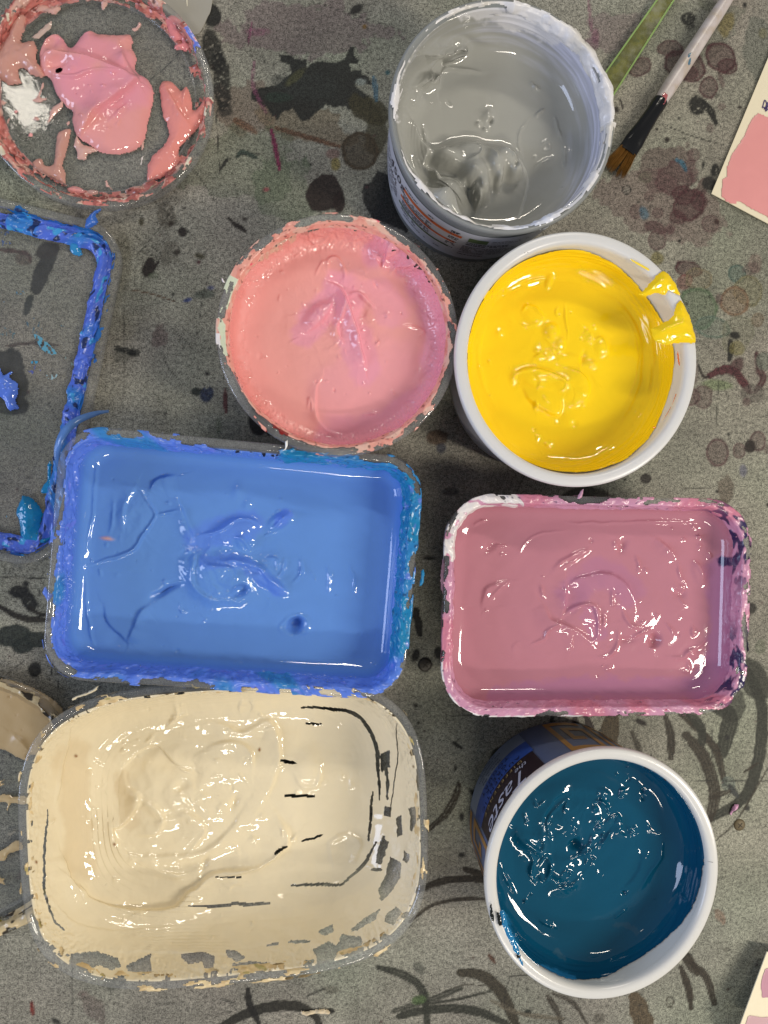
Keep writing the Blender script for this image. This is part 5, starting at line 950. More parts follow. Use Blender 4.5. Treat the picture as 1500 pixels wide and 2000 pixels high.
# ================================================================ cream tub
CREAM = lin(231, 218, 188); CREAM_D = lin(196, 168, 122)
def cream_tub():
    h = 0.05; c, a, b = rect_from_px((38, 1660), (837, 1590), (440, 1338), (450, 1928), h)
    O = Outline('se', c, a, b, 2.0, n=3.5); tb = 0.0155; lip = 0.0036
    lip = 0.0028
    T = thing("paint_tub", (*O.c, 0), "wide clear tub scraped with cream paint, bare streaks showing the table", "paint tub", "open tubs of paint")
    tub_shell(O, h, tb, lip, CLEAR, T)
    def feat(F):
        F.crop(0, 1290, 1.744); fl = 1 - sstep(0.40, 0.98, F.t)
        left = sstep(1250, 700, F.px * 1.744 + 0.35 * (F.py - 1290) * 1.744 + 120 * fbm(F.px, F.py, 90, 2, 64))
        F.h += 3.5 * left * fl + 1.2 * fbm(F.px, F.py, 130, 3, 63); F.noise(0.3, 46, 3, 67); F.noise(0.10, 16, 2, 68)
        F.h += 0.16 * vnoise((F.py - 0.06 * F.px) / 13.0, F.px / 110.0, 33) * (1 - left) * fl
        F.fold([(420, 360), (440, 420), (480, 450), (430, 540), (385, 560), (400, 610), (450, 630)], 5, 2.2, 22); F.fold([(420, 370), (480, 310), (540, 295), (600, 350), (660, 370)], 5, -2.0, 20); F.blob(560, 430, 110, 80, 10, 2.2, 4); F.fold([(440, 440), (520, 470), (560, 520), (540, 570), (470, 580)], 5, 1.8, 18); F.fold([(700, 300), (780, 270), (850, 300), (860, 380)], 5, 1.6, 22); F.fold([(520, 650), (540, 700), (620, 720), (710, 690)], 5, 1.4, 18); F.warped(1.0, 18, 7, np.exp(-(((F.px - 385) / 26) ** 2 + ((F.py - 1555) / 20) ** 2)), 1.0)
        F.fold([(500, 530), (540, 540), (620, 505), (700, 560), (650, 640)], 5, 1.6, 18); F.blob(620, 415, 26, 16, -30, -2.2); F.blob(600, 510, 30, 10, -15, -2.0); F.blob(798, 480, 12, 26, 20, -2.2); F.blob(700, 685, 9, 28, 20, -1.6); F.fold([(380, 560), (420, 640), (560, 660), (700, 640), (800, 560), (850, 470)], 6, 1.6, 26)
        F.fold([(670, 210), (740, 200), (830, 240), (920, 200), (950, 290), (930, 400), (880, 500)], 6, 1.8, 24); F.fold([(940, 520), (980, 600), (960, 640), (880, 690), (760, 720)], 6, 2.6, 26); F.fold([(240, 760), (320, 830), (440, 860), (580, 850), (660, 780), (740, 720), (900, 690), (980, 620)], 5, 3.6, 34); F.fold([(200, 660), (230, 760), (270, 800)], 6, 1.6, 26); F.blob(255, 800, 30, 44, 20, 1.8, 3)
        F.ridge([(590, 130), (595, 170), (570, 200)], 5, 1.3); F.ridge([(240, 200), (200, 380), (185, 500)], 5, 1.0); F.ridge([(500, 270), (530, 240)], 5, 1.2); F.blob(1050, 370, 50, 60, 10, 2.2, 3); F.ridge([(1000, 380), (1030, 420), (1080, 420), (1095, 340)], 5, 1.2); F.fold([(1130, 680), (1130, 620), (1180, 590), (1230, 620), (1200, 700)], 5, 1.2, 14); F.ridge([(1040, 750), (1050, 780)], 4, 1.0); F.ridge([(880, 170), (900, 190)], 5, 1.2)
        for k in range(9): F.ridge([(170 + 8 * k, 820 + 14 * k), (260 + 10 * k, 900 + 10 * k), (420 + 20 * k, 930 + 8 * k), (700 + 20 * k, 905 + 12 * k)], 2.6, 0.55)
        g = np.exp(-(((F.px - 350) / 130) ** 2 + ((F.py - 1540) / 100) ** 2)); F.warped(0.8, 60, 53, g, 1.1); F.warped(0.10, 20, 59, 0.3 + g, 1.0)
        F.specks(560, 440, 700, 500, 70, 2.8, 0.7, 81); F.strokes(640, 480, 640, 420, 46, 26, 2.8, 0.8, 22); F.specks(700, 600, 1100, 800, 70, 2.2, 0.45, 82)
        F.tint([(240, 320), (250, 560), (270, 700)], 36, CREAM_D, 0.3); F.tint([(420, 400), (450, 540)], 20, CREAM_D, 0.25)
        # bare streaks scraped down to the clear plastic
        F.cut([(1028, 158), (1120, 165), (1200, 178), (1250, 225), (1280, 300), (1290, 380), (1295, 470)], 2.86); F.cut([(1270, 450), (1262, 540), (1255, 610)], 2.18, 0.6); F.cut([(1282, 620), (1240, 690), (1165, 765)], 2.18); F.cut([(1165, 765), (1080, 763), (994, 766)], 1.9); F.cut([(636, 845), (780, 835), (918, 828)], 2.31); F.cut([(955, 335), (1003, 345)], 2.72); F.cut([(972, 462), (1068, 461)], 1.77); F.cut([(740, 729), (825, 729)], 1.22); F.cut([(1040, 213), (1098, 218)], 1.09); F.cut([(1030, 612), (1100, 595)], 1.5); F.cut([(935, 650), (985, 620)], 1.36); F.cut([(1265, 712), (1298, 712)], 2.31)
        F.cut([(158, 510), (148, 660), (152, 800), (180, 880), (218, 920)], 1.63, 0.5); F.cut([(1350, 210), (1352, 350), (1330, 500)], 0.68, 0.3); F.cut([(1310, 320), (1318, 400), (1320, 470)], 2.72, 1.2); F.cut([(1330, 500), (1312, 520)], 4.08); F.cut([(1310, 600), (1295, 690)], 4.76, 0.9); F.cut([(980, 960), (1055, 958)], 1.5, 0.8); F.cut([(905, 968), (950, 966)], 1.36, 0.8); F.cut([(1200, 920), (1290, 850)], 2.04, 0.9)
        for pl in ([(240, 1000), (330, 995), (400, 1015), (415, 1040), (380, 1050), (340, 1035), (300, 1050), (280, 1060), (240, 1040)], [(430, 1040), (510, 1005), (512, 1060), (490, 1070), (440, 1055)], [(612, 1005), (690, 1000), (730, 1010), (725, 1050), (745, 1060), (735, 1070), (700, 1060), (690, 1030), (640, 1035)], [(770, 990), (800, 990), (830, 1010), (810, 1025), (780, 1010)], [(795, 1035), (860, 1025), (920, 1030), (900, 1060), (820, 1062), (798, 1055)], [(1065, 985), (1120, 960), (1160, 985), (1150, 1000), (1130, 1030), (1090, 1030)], [(1165, 935), (1230, 945), (1240, 1000), (1200, 1010), (1160, 1000), (1150, 975)], [(1330, 670), (1365, 690), (1360, 740), (1330, 790), (1300, 820), (1290, 780), (1310, 740)], [(1390, 505), (1425, 500), (1415, 560), (1395, 585), (1400, 540)], [(1310, 610), (1325, 620), (1300, 690), (1280, 690), (1290, 640)], [(1320, 860), (1350, 840), (1370, 860), (1340, 900), (1310, 890)], [(1200, 915), (1260, 870), (1290, 850), (1280, 880), (1220, 920)], [(1085, 920), (1130, 900), (1135, 925), (1100, 935)], [(1350, 540), (1365, 530), (1370, 590), (1355, 600)], [(205, 975), (215, 985), (212, 1010), (200, 1000)], [(1375, 650), (1395, 660), (1385, 690), (1372, 680)], [(1420, 350), (1430, 350), (1428, 440), (1420, 440)], [(1295, 320), (1325, 310), (1328, 360), (1300, 380)], [(1308, 500), (1330, 500), (1330, 530), (1308, 525)]):
            F.cutpoly(pl, 2.6, len(pl))
        n1 = fbm(F.px, F.py, 26, 3, 69); F.h += F.wall * sstep(0.5, 0.9, F.up) * (0.7 * n1 + 0.5 * fbm(F.px, F.py, 8, 2, 66)); e = n1 + 0.5 * fbm(F.px, F.py, 9, 2, 65); F.alive &= ~((F.up > 0.94) & (e > 0.3))
        F.tint([(830, 1045), (900, 1050)], 8, lin(150, 140, 60), 0.6, 0.8)
        for x, y in ((250, 318), (388, 610), (885, 298), (120, 690)): F.blob(x, y, 5, 6, 0, 0.3, 3, lin(130, 84, 40), 1.0)
    paint_body("paint", T, O, tb, lip, h, 0.0065, h - 0.0012, CREAM, feat, 440, 330, PAINT, fillet=0.024, fill=False)
    def cov(deg, c):
        k = -0.35 + 0.55 * sstep(0.6, 0.85, c) - 0.3 * (c < 0.14); return k + 0.5 * np.exp(-((deg - 265) / 22) ** 2) * (0.4 + 0.6 * (c < 0.4)) + 0.4 * np.exp(-((deg - 82) / 8) ** 2) + 0.15 * np.exp(-((deg - 300) / 25) ** 2) + 0.35 * np.exp(-((deg - 130) / 6) ** 2)
    def colr(deg, c, f1, f2, f3, px, py):
        o = np.tile(lin(222, 200, 156), (len(deg), 1)); m = sstep(0.1, 0.4, f2)[:, None] * 0.6; o = o * (1 - m) + lin(190, 160, 112) * m
        m = sstep(0.36, 0.42, fbm(px, py, 18, 2, 87))[:, None] * 0.7; o = o * (1 - m) + lin(150, 140, 70) * m; return o
    crust("dried_paint", T, O, [(-0.0003, h - 0.0045), (-0.0003, h), (lip * 0.5, h + 0.0002), (lip + 0.0006, h - 0.0002), (lip + 0.0022, h - 0.006)], cov, colr, 0.0010, 1600, 18, 19, 24)
    puddle("paint_flake", T, [(245, 140), (250, 125), (300, 105), (335, 85), (325, 105), (290, 120), (265, 128)], h - 0.003, 0.0016, CREAM, None, (0, 1290, 1.744), 1.2, 1.4, 8, 3, CRUST)
    return T
cream_tub()
# ================================================================ lids lying on the table
def lid(name, O, zr, label, mat, lipw=0.004, z0=0.0006, deep=0.0):
    T = thing(name, (*O.c, 0), label, "lid")
    prof = [(lipw + 0.006, z0 + 0.0016), (lipw + 0.0015, z0 + 0.0016), (lipw + 0.0006, z0 + 0.003), (lipw, zr - 0.0006), (lipw * 0.6, zr), (0.0006, zr - 0.0002), (0, zr - 0.001), (0.0002, z0 + 0.001), (0.0006, z0), (lipw * 0.7, z0), (lipw + 0.004, z0 + 0.0007)]
    loft("lid_panel", O, [(lipw + 0.002, z0 + 0.0004), (lipw + 0.002, z0 + 0.0014)], mat, T, 200)
    loft("rim", O, prof[1:10], RIM, T, 240, False, False, 60)
    loft("inner_ridge", O, [(lipw + 0.0052, z0 + 0.0014), (lipw + 0.0054, z0 + 0.0032), (lipw + 0.0060, z0 + 0.0034), (lipw + 0.0066, z0 + 0.0014)], RIM, T, 200, False, False, 60)
    return T

def pink_lid():
    zr = 0.0085; cc = unproj(188, 178, zr); r = np.linalg.norm(unproj(417, 190, zr) - unproj(188, 178, zr))
    O = Outline('el', cc, r, r)
    T = lid("tub_lid", O, zr, "round clear lid smeared with pink paint in the top left corner", CLEARLID)
    C = (0, 0, 3.0); z = 0.0022; P1 = lin(230, 158, 156); P2 = lin(214, 170, 160); P3 = lin(228, 148, 170)
    def main(F):
        F.h += 0.7 * fbm(F.px, F.py, 60, 2, 3); F.noise(0.15, 20, 2, 6)
        F.fold([(240, 350), (330, 330), (450, 360), (600, 400), (720, 450), (820, 500)], 4, 4.0, 24); F.fold([(830, 480), (740, 560), (620, 640), (540, 720), (470, 820)], 4, 3.8, 26); F.fold([(720, 300), (740, 380), (790, 450), (830, 520)], 4, 2.8, 16); F.ridge([(280, 400), (330, 460), (440, 480), (560, 450), (720, 460)], 5, 1.6); F.blob(350, 390, 70, 36, -10, -3.0, 3); F.blob(320, 260, 40, 50, 20, -2.0, 3); F.ridge([(250, 300), (300, 220), (370, 230), (420, 310)], 5, 2.0)
        F.ridge([(430, 270), (480, 220), (540, 200)], 6, 1.6); F.blob(700, 620, 60, 40, 30, -1.0, 3); F.ridge([(640, 740), (700, 700), (760, 620)], 6, 1.2); F.specks(620, 560, 420, 480, 40, 2.6, 0.8, 31); F.ridge([(690, 760), (720, 720)], 4, 0.7)
        F.tint([(460, 500), (600, 560), (760, 540)], 46, P3, 0.6); F.tint([(420, 240), (560, 300), (700, 380)], 30, P3, 0.5); F.cutblob(360, 440, 24, 15, -10, 0.2)
    puddle("paint_smear_or_glint", T, [(230, 300), (270, 230), (330, 200), (370, 230), (420, 280), (480, 210), (530, 180), (580, 200), (700, 205), (760, 205), (785, 250), (770, 280), (800, 330), (800, 420), (860, 460), (900, 530), (900, 610), (870, 720), (850, 820), (800, 880), (700, 910), (600, 900), (520, 850), (450, 800), (425, 720), (425, 660), (380, 620), (330, 550), (300, 470), (250, 440), (235, 380)], z, 0.0042, P1, main, C, 1.5, 2.0, 14, 9)
    def f2(F): F.noise(0.6, 24, 3, 9); F.fold([(960, 500), (1000, 580), (1060, 680), (1120, 760)], 4, 1.8, 14); F.ridge([(1080, 640), (1090, 560), (1100, 510)], 5, 1.2)
    puddle("paint_smear_or_glint", T, [(930, 510), (960, 475), (1010, 480), (1060, 530), (1095, 505), (1120, 560), (1130, 640), (1170, 620), (1200, 560), (1215, 640), (1190, 720), (1140, 780), (1080, 840), (1050, 880), (1060, 950), (1020, 1000), (960, 1040), (870, 1065), (860, 1000), (890, 920), (950, 860), (990, 800), (980, 740), (950, 670), (940, 580)], z, 0.0032, lin(228, 146, 138), f2, C, 1.5, 2.5, 14, 8)
    puddle("paint_smear_or_glint", T, [(960, 110), (1010, 90), (1060, 120), (1110, 200), (1130, 260), (1120, 300), (1070, 300), (1020, 290), (1030, 260), (1060, 250), (1010, 240), (985, 190)], z, 0.003, lin(226, 138, 140), f2, C, 1.5, 2.5, 12, 7)
    def f3(F): F.noise(0.9, 22, 3, 12)
    puddle("paint_smear_or_glint", T, [(0, 290), (40, 220), (80, 130), (110, 90), (155, 90), (150, 180), (130, 250), (200, 240), (225, 290), (215, 350), (260, 420), (250, 460), (180, 440), (130, 400), (110, 430), (130, 490), (60, 500), (0, 470), (-60, 460), (-60, 330)], z, 0.0045, lin(204, 152, 140), f3, C, 1.6, 3.0, 16, 8)
    for poly, t, c in (([(285, 700), (300, 640), (350, 600), (375, 590), (365, 640), (330, 670), (290, 720), (270, 735)], 0.0014, P2), ([(330, 800), (350, 770), (410, 755), (415, 800), (390, 900), (370, 970), (385, 1010), (385, 1080), (330, 1060), (250, 1020), (200, 990), (190, 950), (240, 930), (270, 970), (310, 960), (325, 880)], 0.0022, lin(200, 150, 138)), ([(430, 860), (450, 790), (480, 840), (540, 860), (575, 885), (520, 910), (500, 940), (450, 930), (455, 900)], 0.0016, P2), ([(205, 60), (220, 30), (270, 30), (300, 45), (340, 25), (360, 60), (320, 90), (280, 80), (230, 80)], 0.0018, P2), ([(590, 0), (630, -20), (635, 20), (610, 60), (595, 55)], 0.0012, P2), ([(765, 165), (800, 158), (815, 125), (830, 150), (810, 180), (780, 185)], 0.001, P2), ([(180, 220), (230, 180), (300, 120), (300, 170), (260, 200), (230, 230), (190, 225)], 0.0006, lin(200, 176, 164)), ([(180, 590), (220, 560), (250, 480), (260, 500), (240, 570), (285, 575), (250, 600), (215, 605)], 0.0012, P2), ([(38, 705), (60, 690), (55, 720), (42, 730)], 0.001, P2), ([(80, 650), (95, 642), (108, 655), (98, 670), (84, 668)], 0.0012, P1), ([(165, 790), (180, 776), (196, 790), (185, 806), (168, 804)], 0.0012, P1), ([(190, 700), (210, 680), (235, 700), (215, 712)], 0.0008, P2), ([(390, 720), (405, 708), (412, 725), (395, 742)], 0.0008, P2), ([(0, 500), (15, 520), (10, 580), (40, 600), (20, 620), (-20, 610)], 0.001, P2), ([(835, 800), (850, 800), (845, 860), (832, 885), (825, 850)], 0.001, P2), ([(828, 920), (842, 912), (835, 950), (820, 988)], 0.0005, lin(226, 216, 210)), ([(615, 1060), (630, 1055), (640, 1085), (660, 1115), (635, 1100), (620, 1090)], 0.0006, P2), ([(730, 1115), (780, 1090), (830, 1095), (820, 1110), (770, 1115), (740, 1135)], 0.0012, P2), ([(390, 1100), (440, 1090), (490, 1110), (510, 1140), (450, 1140), (400, 1125)], 0.002, P1), ([(500, 1120), (550, 1110), (580, 1125), (570, 1145), (520, 1145)], 0.0014, P2)):
        puddle("paint_smear_or_glint", T, poly, z, t, c, f3, C, 1.4, 1.6, 9, 4, seed=len(poly))
    lp = 0.004
    def cov(deg, c):
        k = 0.1 + 0.35 * np.exp(-((c - 0.7) / 0.25) ** 2) - 0.8 * (c < 0.2); return k - 0.15 * np.exp(-((deg - 20) / 25) ** 2)
    def colr(deg, c, f1, f2, f3, px, py):
        o = np.tile(lin(208, 130, 122), (len(deg), 1))
        def mx(m, cc): o[:] = o * (1 - m[:, None]) + np.asarray(cc) * m[:, None]
        mx(sstep(0.0, 0.25, f2) * 0.8, lin(150, 84, 78)); mx(sstep(0.1, 0.3, fbm(px, py, 18, 2, 91)) * 0.8, lin(216, 176, 160)); mx(sstep(0.25, 0.5, fbm(px, py, 8, 2, 93)) * 0.8, lin(80, 50, 46)); mx(sstep(0.34, 0.4, fbm(px, py, 16, 2, 95)) * (c < 0.6), lin(220, 212, 190)); mx((abs(deg - 22) < 16) * (c < 0.4) * sstep(-0.3, 0.0, f2), lin(110, 130, 220)); return o
    crust("dried_paint", T, O, [(0, zr - 0.003), (0, zr), (lp * 0.6, zr + 0.0003), (lp, zr - 0.0006), (lp + 0.0008, 0.003), (lp + 0.003, 0.0024), (lp + 0.006, 0.0023)], cov, colr, 0.0012, 1400, 22, 23, 22)
    return T
pink_lid()

def blue_lid():
    zr = 0.0085
    # right edge midpoint, top edge, from the visible corner; the left part lies outside the picture
    cr = [unproj(*q, zr)[:2] for q in ((215, 600), (166, 830))]; d = (cr[0] - cr[1]); d /= np.linalg.norm(d); ang = math.degrees(math.atan2(d[1], d[0]))
    n = np.array([d[1], -d[0]])                                # points right
    top = unproj(60, 400, zr)[:2]; e = unproj(196, 700, zr)[:2]
    hl, hs = 0.0905, 0.0605
    c = e - n * hs; c = c + d * (np.dot(top - c, d) - hl)
    O = Outline('rr', c, hl, hs, ang, 0.021)
    T = lid("tub_lid", O, zr, "rectangular clear lid with bright blue smears round its rim", CLEARLID)
    C = (0, 380, 2.703); z = 0.0022; lp = 0.004
    def f(F): F.noise(0.9, 20, 3, 9); F.strokes(100, 900, 200, 400, 12, 24, 3, 1.0, 4); F.specks(60, 1040, 60, 60, 12, 3, 1.0, 3)
    puddle("paint_smear_or_glint", T, [(-60, 920), (0, 915), (20, 950), (65, 930), (70, 945), (50, 960), (95, 1000), (100, 1050), (85, 1090), (105, 1130), (50, 1140), (20, 1090), (0, 1070), (-60, 1060)], z, 0.003, BLUE_V, f, C, 1.5, 2, 12, 7)
    puddle("paint_smear_or_glint", T, [(90, 1650), (110, 1610), (120, 1585), (170, 1600), (210, 1640), (230, 1690), (215, 1760), (250, 1800), (285, 1790), (270, 1740), (285, 1690), (295, 1760), (280, 1820), (230, 1850), (150, 1840), (110, 1800), (100, 1720), (85, 1690)], z, 0.0050, TURQ, f, C, 1.5, 2, 12, 8)
    puddle("paint_smear_or_glint", T, [(250, 1430), (262, 1405), (275, 1420), (275, 1500), (310, 1560), (270, 1580), (215, 1575), (230, 1530), (250, 1500)], z, 0.0022, TURQ, f, C, 1.5, 1.5, 12, 6)
    puddle("paint_smear_or_glint", T, [(345, 235), (380, 245), (440, 235), (430, 280), (435, 322), (395, 322), (370, 300), (365, 265)], z, 0.002, lin(54, 140, 196), f, C, 1.4, 1.2, 10, 6); puddle("paint_smear_or_glint", T, [(190, 210), (240, 205), (245, 218), (205, 226)], z, 0.0012, lin(54, 140, 196), f, C, 1.4, 1, 8, 4); puddle("paint_smear_or_glint", T, [(-20, 1790), (40, 1790), (80, 1810), (110, 1800), (100, 1830), (60, 1850), (-20, 1845)], z, 0.0016, lin(60, 80, 170), f, C, 1.4, 1.5, 8, 5); puddle("paint_smear_or_glint", T, [(430, 745), (450, 740), (450, 765), (428, 765)], z, 0.0016, TURQ, f, C, 1.4, 1, 8, 5)
    # thin wiped smears
    def thin(F):
        F.alive &= fbm((F.px - F.py * 0.6) , (F.py * 0.35 + F.px), 7, 2, 3) > F.thr
    for poly, c, thr in (([(170, 735), (200, 740), (260, 790), (300, 835), (270, 845), (215, 815)], lin(90, 150, 176), -0.25), ([(85, 515), (130, 505), (130, 525), (90, 530)], lin(70, 120, 150), 0.0), ([(150, 880), (200, 875), (205, 890), (165, 895)], lin(60, 140, 180), 0.0), ([(240, 950), (300, 945), (290, 975), (250, 970)], lin(140, 170, 180), 0.05), ([(150, 920), (215, 895), (215, 940), (150, 950)], lin(80, 90, 150), 0.1), ([(340, 850), (420, 840), (410, 900), (350, 905)], lin(110, 130, 130), 0.15), ([(0, 700), (80, 700), (110, 760), (0, 770)], lin(80, 106, 116), 0.2), ([(130, 660), (200, 650), (230, 720), (150, 730)], lin(74, 96, 110), 0.2), ([(310, 690), (350, 685), (345, 700)], lin(70, 110, 130), 0.0), ([(0, 200), (50, 190), (60, 260), (0, 280)], lin(70, 90, 130), 0.15), ([(360, 1010), (420, 950), (425, 970), (380, 1030)], lin(60, 110, 140), 0.0), ([(5, 1700), (40, 1695), (30, 1708)], lin(60, 140, 180), 0.0), ([(5, 560), (25, 560), (20, 572)], lin(60, 140, 190), 0.0)):
        def fn(F, thr=thr): F.thr = thr; thin(F)
        puddle("paint_smear_or_glint", T, poly, z, 0.0002, c, fn, C, 1.2, 2.5, 9, 3, PAINT_DULL)
    def cov(deg, c):
        k = 0.12 + 0.8 * sstep(0.35, 0.6, c) - 0.4 * (c < 0.2) - 0.5 * sstep(0.9, 1.0, c); return k
    def colr(deg, c, f1, f2, f3, px, py):
        o = np.tile(lin(82, 112, 214), (len(deg), 1))
        def mx(m, cc): o[:] = o * (1 - m[:, None]) + np.asarray(cc) * m[:, None]
        mx(sstep(0.05, 0.3, f3) * 0.7, lin(40, 130, 200)); mx(sstep(0.5, 0.3, c) * 0.8, lin(24, 92, 150)); mx(sstep(0.28, 0.36, fbm(px, py, 15, 2, 97)), lin(34, 50, 96)); mx(sstep(0.34, 0.4, fbm(px, py, 18, 2, 99)), lin(70, 160, 220)); return o
    crust("dried_paint", T, O, [(lp * 0.35, zr), (lp * 0.6, zr + 0.0003), (lp, zr - 0.0006), (lp + 0.0008, 0.004), (lp + 0.003, 0.0032), (lp + 0.0065, 0.0044), (lp + 0.0095, 0.0023)], cov, colr, 0.0016, 1600, 24, 29, 26)
    puddle("paint_flake", T, [(450, 140), (480, 100), (530, 72), (535, 85), (510, 110), (520, 150), (490, 175), (450, 180)], zr, 0.003, lin(60, 110, 200), f, C, 1.3, 1.5, 10, 5, CRUST)
    # curled strip of paint skin that stands off the rim
    L = smooth_line([(212, 803), (185, 808), (150, 822), (125, 845), (113, 875), (112, 900), (120, 925)], 60); V = []; F = []
    for k, (x, y) in enumerate(L):
        t = k / (len(L) - 1); zz = 0.012 + 0.016 * math.sin(math.pi * min(1, t * 1.05)) ** 0.8
        p = unproj(x, y, zz); tn = L[min(k + 1, len(L) - 1)] - L[max(k - 1, 0)]; tn /= np.linalg.norm(tn); nn = np.array([tn[1], tn[0]]) * (0.0006 + 0.0016 * math.sin(math.pi * min(0.97, max(0.05, t))))
        for s in (-1, 1): V.append((p[0] + s * nn[0], p[1] + s * nn[1], zz + 0.0008 * s)); 
        for s in (-1, 1): V.append((p[0] + s * nn[0], p[1] + s * nn[1], zz + 0.0008 * s - 0.0005))
    for k in range(len(L) - 1):
        a = 4 * k; b = a + 4; F += [(a, a + 1, b + 1, b), (a + 2, b + 2, b + 3, a + 3), (a, b, b + 2, a + 2), (a + 1, a + 3, b + 3, b + 1)]
    mesh_py("paint_skin_curl", V, F, plain("blue_paint_skin", tuple(lin(96, 140, 206)), 0.2, var=0.3, vscale=220), T, True)
    return T
blue_lid()

def cream_lid():
    zr = 0.0075; R = unproj(152, 1580, zr)[0]; tp = unproj(-40, 1304, zr)[1]; bt = unproj(-40, 1858, zr)[1]
    b = (tp - bt) / 2; a = b * 1.38
    O = Outline('se', (R - a, (tp + bt) / 2), a, b, 2, n=3.0)
    T = lid("tub_lid", O, zr, "clear lid half covered in cream paint, tucked beside the cream tub", CLEARLID)
    C = (0, 1290, 3.511); z = 0.0022
    def f(F): F.noise(0.5, 40, 2, 9); F.fold([(80, 480), (160, 540), (200, 600), (215, 650)], 5, 1.4, 16); F.specks(150, 300, 300, 300, 16, 2.6, -0.8, 8)
    puddle("paint_smear_or_glint", T, [(-250, 130), (0, 120), (150, 150), (300, 220), (400, 290), (440, 350), (420, 420), (330, 520), (280, 640), (210, 650), (190, 690), (120, 665), (60, 630), (0, 610), (-250, 600)], z, 0.0026, lin(198, 172, 130), f, C, 1.8, 1.5, 14, 7, PAINT_DULL)
    for poly in ([(-60, 960), (0, 920), (60, 915), (100, 930), (170, 925), (200, 950), (170, 990), (100, 980), (70, 990), (55, 1030), (45, 1025), (50, 980), (0, 975), (-60, 1000)], [(-60, 1310), (0, 1300), (40, 1280), (90, 1240), (140, 1235), (160, 1290), (110, 1310), (60, 1330), (40, 1370), (0, 1375), (-60, 1390)], [(-30, 830), (0, 820), (40, 815), (10, 840), (40, 840), (5, 865), (-30, 870)], [(-30, 1480), (0, 1470), (10, 1490), (35, 1485), (30, 1510), (40, 1540), (0, 1530), (-30, 1540)], [(0, 1800), (20, 1795), (45, 1800), (40, 1815), (15, 1815)], [(25, 1810), (45, 1810), (42, 1822)]):
        puddle("paint_smear_or_glint", T, poly, z, 0.0016, lin(206, 182, 140), None, C, 1.5, 1.5, 10, 5, seed=len(poly))
    def thin(F): F.alive &= fbm(F.px, F.py, 12, 2, 3) > -0.05
    puddle("paint_smear_or_glint", T, [(50, 1180), (100, 1165), (125, 1180), (90, 1190), (70, 1220), (55, 1215)], z, 0.0002, lin(150, 146, 134), thin, C, 1.2, 1.5, 8, 3, PAINT_DULL)
    lp = 0.004
    def cov(deg, c):
        k = 0.0 + 0.2 * np.exp(-((c - 0.7) / 0.3) ** 2) - 0.3 * (c < 0.12); return k + 0.1 * ((deg > 250) & (deg < 350))
    def colr(deg, c, f1, f2, f3, px, py):
        o = np.tile(lin(206, 186, 146), (len(deg), 1)); m = sstep(0.12, 0.25, fbm(px, py, 16, 2, 101))[:, None]; o = o * (1 - m) + lin(50, 42, 32) * m; m = sstep(0.3, 0.36, fbm(px, py, 30, 2, 103))[:, None]; o = o * (1 - m) + lin(130, 116, 44) * m; return o
    crust("dried_paint", T, O, [(0, zr - 0.003), (0, zr), (lp * 0.6, zr + 0.0003), (lp, zr - 0.0006), (lp + 0.0008, 0.003), (lp + 0.003, 0.0024)], cov, colr, 0.0010, 1500, 20, 37, 26)
    return T
cream_lid()

def scraper():
    P = np.array([(285, -70), (294, 0), (300, 20), (318, 42), (345, 58), (370, 66), (386, 66), (395, 55), (405, 34), (413, 12), (422, -70)], float)
    L = smooth_line(P, 60); z1 = 0.0005; n = len(L); W = [unproj(x, y, z1)[:2] for x, y in L]; c = np.mean(W, axis=0)
    T = thing("plastic_scraper", (c[0], c[1], 0), "pale grey plastic scraper with a rounded end poking out beyond the pink-smeared lid", "scraper")
    V = [(w[0], w[1], 0.0001) for w in W] + [(w[0], w[1], z1) for w in W] + [(*(w + (c - w) * 0.02), z1 + 0.0001) for w in W]
    F = [tuple(range(n))] + [tuple(range(2 * n, 3 * n))[::-1]] + [(k * n + i, (k + 1) * n + i, (k + 1) * n + (i + 1) % n, k * n + (i + 1) % n) for k in (0, 1) for i in range(n)]
    mesh_py("blade", V, F, plain("pale_grey_plastic", tuple(lin(166, 162, 152)), 0.3, 0, 0.0002, 200, 0.06, 60), T)
    puddle("paint_smear_or_glint", T, [(362, -10), (366, -10), (367, 10), (364, 12)], z1 + 0.0001, 0.0008, lin(232, 226, 206), None, (0, 0, 1), 0.8, 0.4, 6, 2, CRUST)  # white line on the blade, a highlight put in as colour
    return T
scraper()

